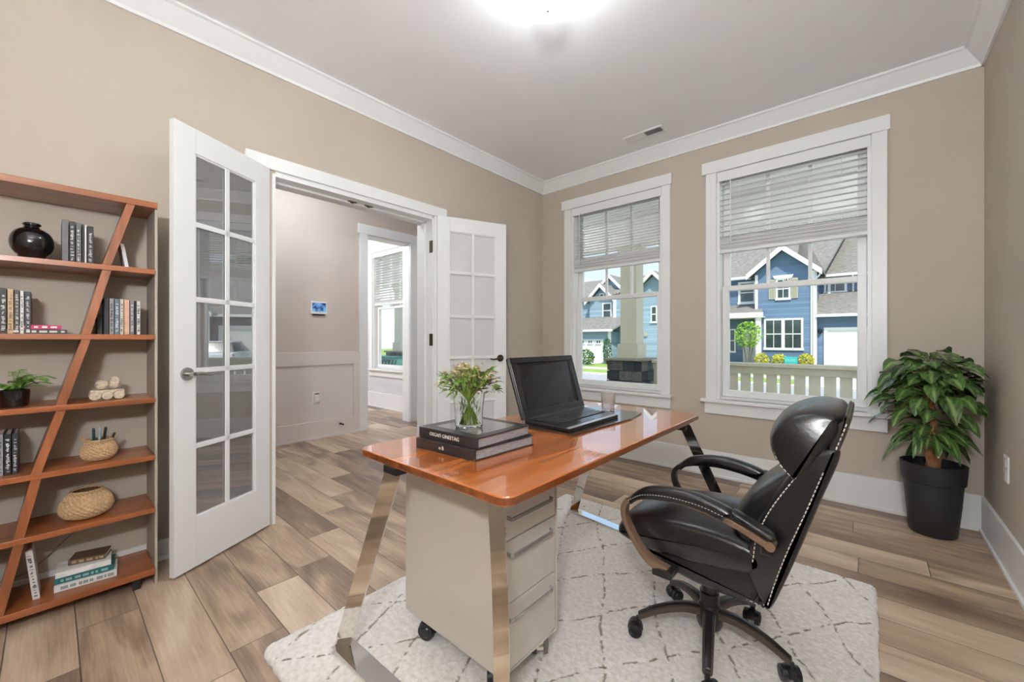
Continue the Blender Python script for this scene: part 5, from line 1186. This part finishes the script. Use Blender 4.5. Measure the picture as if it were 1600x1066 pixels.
gutter(bm, -19.9, -13.8, 26.62, 1.82); box(bm, -14.36, -14.12, 26.95, 27.02, GZ, 1.68); box(bm, -14.66, -14.42, 28.33, 28.42, 2.3, 4.1); gutter(bm, -14.6, -12.7, 28.5, 4.4); box(bm, -12.7, -12.5, 27.55, 27.6, GZ, 4.3)
finish(bm, 'white_trim', HW, t)
bm = B(); box(bm, -19.0, -14.72, 26.93, 27, GZ, 1.1); finish(bm, 'garage_door', GDOOR, t)
for k in range(6): hwin(t, -18.8+k*.7, -18.4+k*.7, .78, 1.02, 26.93, 2, 1, .03)
hwin(t, -15.75, -14.95, 2.72, 3.95, 28.7, 1, 2, .1); hwin(t, -11.4, -10.95, 2.25, 3.4, 27.6, 1, 2, .08); hwin(t, -16.0, -15.6, 4.2, 4.7, 28.7, 1, 1, .06)
bm = B(); box(bm, -11.85, -11.65, 27.5, 27.6, 1.3, 1.6); finish(bm, 'electric_meter', SHUT, t)
# charcoal house to the right (its mirror image shows in the open glass door)
t = thing('charcoal_house', (8, 31, GZ), 'charcoal grey house with a white garage door right of the blue house', 'house')
bm = B(); box(bm, 3.4, 14, 28, 36, GZ, 2.5); box(bm, 6.6, 14, 27, 36, GZ, 2.6); box(bm, 3.4, 14, 31, 36, 2.4, 4.2); finish(bm, 'walls', GREYS, t)
bm = B(); roofplane(bm, [(3.0, 27.6, 2.5), (14.4, 27.6, 2.5), (14.4, 33, 6.6), (3.0, 33, 6.6)]); roofplane(bm, [(6.2, 26.6, 2.55), (9.0, 26.6, 4.6), (9.0, 32, 4.6), (6.2, 32, 2.55)]); roofplane(bm, [(9.0, 26.6, 4.6), (12, 26.6, 2.55), (12, 32, 2.55), (9.0, 32, 4.6)]); finish(bm, 'roof', SHING, t)
bm = B(); gutter(bm, 3.0, 6.6, 27.62, 2.64); box(bm, 6.45, 6.62, 26.95, 27.02, GZ, 2.5); rake(bm, 6.2, 2.67, 9.0, 4.72, 26.62, .2); rake(bm, 12, 2.67, 9.0, 4.72, 26.62, .2); box(bm, 6.1, 6.3, 27.95, 28, GZ, 1.95); box(bm, 3.6, 3.8, 27.95, 28, GZ, 1.95); box(bm, 3.8, 6.1, 27.95, 28, 1.75, 1.95); finish(bm, 'white_trim', HW, t)
bm = B(); box(bm, 3.8, 6.1, 27.97, 28.0, GZ+.04, 1.75); finish(bm, 'garage_door', GDOOR, t)
hwin(t, 6.75, 7.6, .6, 2.2, 27, 2, 2, .1); hwin(t, 8.2, 9.4, .6, 2.2, 27, 2, 2, .1)

# ---- plants outside
def leafcloud(bm, c, rad, n, size, seed, mi_n=2):
    r = random.Random(seed)
    for k in range(n):
        while True:
            q = Vector((r.uniform(-1, 1), r.uniform(-1, 1), r.uniform(-1, 1)))
            if .25 < q.length < 1: break
        q = q.normalized()*(q.length**.4); lump = 1+.22*noise.noise(q*2.3+Vector((seed, 0, 0)))
        p = Vector(c)+Vector((q.x*rad[0]*lump, q.y*rad[1]*lump, q.z*rad[2]*lump)); d = Vector((r.gauss(0, 1), r.gauss(0, 1), r.gauss(0, .7))).normalized()
        w = d.cross(Vector((r.gauss(0, 1), r.gauss(0, 1), r.gauss(0, 1)))).normalized(); s_ = size*r.uniform(.6, 1.3)
        vs = [bm.verts.new(p-w*s_*.4), bm.verts.new(p+d*s_), bm.verts.new(p+w*s_*.4), bm.verts.new(p-d*s_*.6)]
        bm.faces.new(vs).material_index = r.randrange(mi_n)
def shrub(name, label, x, y, z, rad, n, size, cols, cat, seed, group=None, stem=None):
    t = thing(name, (x, y, z), label, cat, group); ms = [mat('leaf_%d_%d_%d' % c, c, .7, var=.15, scale=6) for c in cols]
    bm = B()
    if stem:
        for k in range(5): a = k*1.3; tube(bm, spline([(x+.12*math.cos(a), y+.08*math.sin(a), z), (x+.16*math.cos(a), y+.1*math.sin(a), z+stem*.6), (x+rad[0]*.6*math.cos(a), y+rad[1]*.6*math.sin(a), z+stem+rad[2])], 4), .028, 6)
        cz = z+stem+rad[2]
    else: cyl(bm, (x, y, z), (x, y, z+rad[2]), .04, n=8); cz = z+rad[2]*.95
    finish(bm, 'stem' if not stem else 'trunks', mat('grey_bark', (112, 98, 88), .9, var=.2), t, smooth=True)
    bm = B(); leafcloud(bm, (x, y, cz), rad, n, size, seed, len(ms)); finish(bm, 'foliage', ms, t); return t
YG = [(240, 226, 76), (216, 208, 66), (176, 182, 56)]
shrub('yellow_shrub', 'yellow-green shrub in the bed of the blue house, leftmost of three', -4.95, 28.85, GZ+.12, (.40, .35, .40), 700, .07, YG, 'shrub', 1)
shrub('yellow_shrub', 'yellow-green shrub in the middle of the bed, left of the teal yard sign', -4.08, 29.0, GZ+.12, (.38, .35, .38), 700, .07, YG, 'shrub', 2)
shrub('yellow_shrub', 'yellow-green shrub right of the teal yard sign by the blue house', -2.78, 29.3, GZ+.12, (.40, .35, .40), 700, .07, YG, 'shrub', 3)
shrub('young_tree', 'slender light green young tree in front of the blue house porch', -5.45, 27.6, GZ, (.72, .6, .78), 900, .09, [(150, 192, 62), (120, 168, 52), (176, 206, 84)], 'tree', 4, stem=1.25)
shrub('cypress', 'small dark green conical cypress by the teal house driveway', -13.9, 26.0, GZ, (.30, .3, .95), 900, .07, [(52, 92, 42), (70, 112, 48)], 'tree', 5)
shrub('garden_shrub', 'dark green shrub low at the left edge of the left window', -15.0, 24.4, GZ, (.95, .7, .55), 1200, .09, [(58, 96, 40), (92, 132, 56)], 'shrub', 6)
shrub('young_tree', 'thin light green tree beside the garage of the teal house', -17.0, 25.6, GZ, (.75, .6, .8), 500, .10, [(128, 168, 70), (98, 142, 56)], 'tree', 7, stem=1.9)
shrub('backyard_tree', 'green tree behind the charcoal house', 7.5, 39, GZ, (3, 2.6, 3.2), 2500, .32, [(92, 128, 58), (70, 108, 46)], 'tree', 8, stem=2.8)
shrub('backyard_tree', 'green tree standing beyond the far window of the small room', -20.5, 15.0, GZ, (1.6, 1.5, 1.7), 2500, .16, [(112, 148, 70), (84, 124, 54)], 'tree', 9, stem=1.0)
t = thing('yard_sign', (-3.42, 28.75, GZ+.12), 'small teal rectangular sign between the yellow shrubs by the blue house', 'sign')
bm = B(); box(bm, -3.78, -3.14, 28.74, 28.76, -.36, .06); finish(bm, 'board', mat('sign_teal', (64, 190, 188), .5, var=.05), t)
bm = B(); text(bm, 'OLOC', .2, (-3.46, 28.737, -.15), (1, 0, 0), (0, 0, 1), .002); finish(bm, 'lettering', mat('sign_pale', (180, 232, 230), .5), t)
bm = B(); box(bm, -3.72, -3.70, 28.742, 28.758, GZ+.12, -.36); box(bm, -3.22, -3.20, 28.742, 28.758, GZ+.12, -.36); finish(bm, 'stakes', NICKEL, t)
# bin and car at the charcoal house
t = thing('wheelie_bin', (6.9, 26.2, GZ), 'bright green wheeled bin beside the white car', 'bin')
GRN = mat('bin_green', (86, 190, 40), .5, var=.05)
bm = B(); prism(bm, [(6.68, 25.95, GZ+.06), (7.12, 25.95, GZ+.06), (7.12, 26.4, GZ+.06), (6.68, 26.4, GZ+.06)], (0, 0, .01)); bmesh.ops.delete(bm, geom=bm.verts, context='VERTS')
lo = [(6.69, 25.98), (7.11, 25.98), (7.11, 26.4), (6.69, 26.4)]; hi = [(6.6, 25.88), (7.2, 25.88), (7.2, 26.5), (6.6, 26.5)]
A_ = [bm.verts.new((a, b, GZ+.08)) for a, b in lo]; B_ = [bm.verts.new((a, b, GZ+1.2)) for a, b in hi]; bm.faces.new(A_[::-1]); bm.faces.new(B_)
for i in range(4): bm.faces.new((A_[i], A_[(i+1) % 4], B_[(i+1) % 4], B_[i]))
finish(bm, 'bin_body', GRN, t, bevel=.02)
bm = B(); box(bm, 6.56, 7.24, 25.84, 26.56, GZ+1.2, GZ+1.27); finish(bm, 'lid', GRN, t, bevel=.02)
for s_ in (6.66, 7.14):
    bm = B(); cyl(bm, (s_-.03, 26.42, GZ+.12), (s_+.03, 26.42, GZ+.12), .115, n=20); finish(bm, 'wheel', BLACKP, t)
t = thing('parked_car', (5.0, 25.4, GZ+.035), 'white family car parked nose to the garage of the charcoal house', 'car')
CARW = mat('car_white', (236, 238, 240), .25, coat=.6, var=.01); cz = GZ+.035
def ring_(y, w, zl, zh, wt): 
    return [(5.0-w, y, zl), (5.0-w*1.02, y, (zl+zh)/2), (5.0-w*.98, y, zh-.08 if wt is None else zh), (5.0+w*.98, y, zh-.08 if wt is None else zh), (5.0+w*1.02, y, (zl+zh)/2), (5.0+w, y, zl)]
bm = B(); secs = [(23.32, .78, .42, .92), (23.45, .86, .30, 1.02), (24.2, .90, .24, 1.05), (26.4, .90, .24, 1.02), (27.3, .86, .28, .90), (27.62, .74, .40, .72)]
rs = [[bm.verts.new((a, b, c+cz)) for a, b, c in ring_(y, w, zl, zh, 0)] for y, w, zl, zh in secs]
for a, b in zip(rs, rs[1:]):
    for i in range(6): bm.faces.new((a[i], a[(i+1) % 6], b[(i+1) % 6], b[i]))
bm.faces.new(rs[0][::-1]); bm.faces.new(rs[-1]); finish(bm, 'car_body', CARW, t, smooth=True, auto=.6, bevel=.05, seg=3)
bm = B(); lo = [(5-.82, 23.5), (5+.82, 23.5), (5+.84, 26.4), (5-.84, 26.4)]; hi = [(5-.62, 23.85), (5+.62, 23.85), (5+.64, 25.5), (5-.64, 25.5)]
A_ = [bm.verts.new((a, b, cz+1.0)) for a, b in lo]; B_ = [bm.verts.new((a, b, cz+1.56)) for a, b in hi]; bm.faces.new(A_[::-1]); bm.faces.new(B_)
for i in range(4): bm.faces.new((A_[i], A_[(i+1) % 4], B_[(i+1) % 4], B_[i]))
finish(bm, 'cabin_glass', DARKGL, t, bevel=.04)
bm = B(); box(bm, 5-.66, 5+.66, 23.80, 25.6, cz+1.53, cz+1.62); finish(bm, 'roof', CARW, t, bevel=.03, seg=3)
for s_ in (-1, 1):
    bm = B(); box(bm, 5+s_*.70-.16, 5+s_*.70+.16, 23.36, 23.46, cz+.78, cz+.93); finish(bm, 'tail_light', mat('tail_red', (190, 24, 30), .2, coat=.5, var=.1), t, bevel=.02)
    for y in (24.15, 26.75):
        bm = B(); cyl(bm, (5+s_*.70, y, cz+.33), (5+s_*.91, y, cz+.33), .33, n=28); w_ = finish(bm, 'wheel', BLACKP, t, smooth=True, auto=.5)
        bm = B(); cyl(bm, (5+s_*.905, y, cz+.33), (5+s_*.925, y, cz+.33), .2, n=20); finish(bm, 'hub_cap', NICKEL, w_, smooth=True, auto=.5)
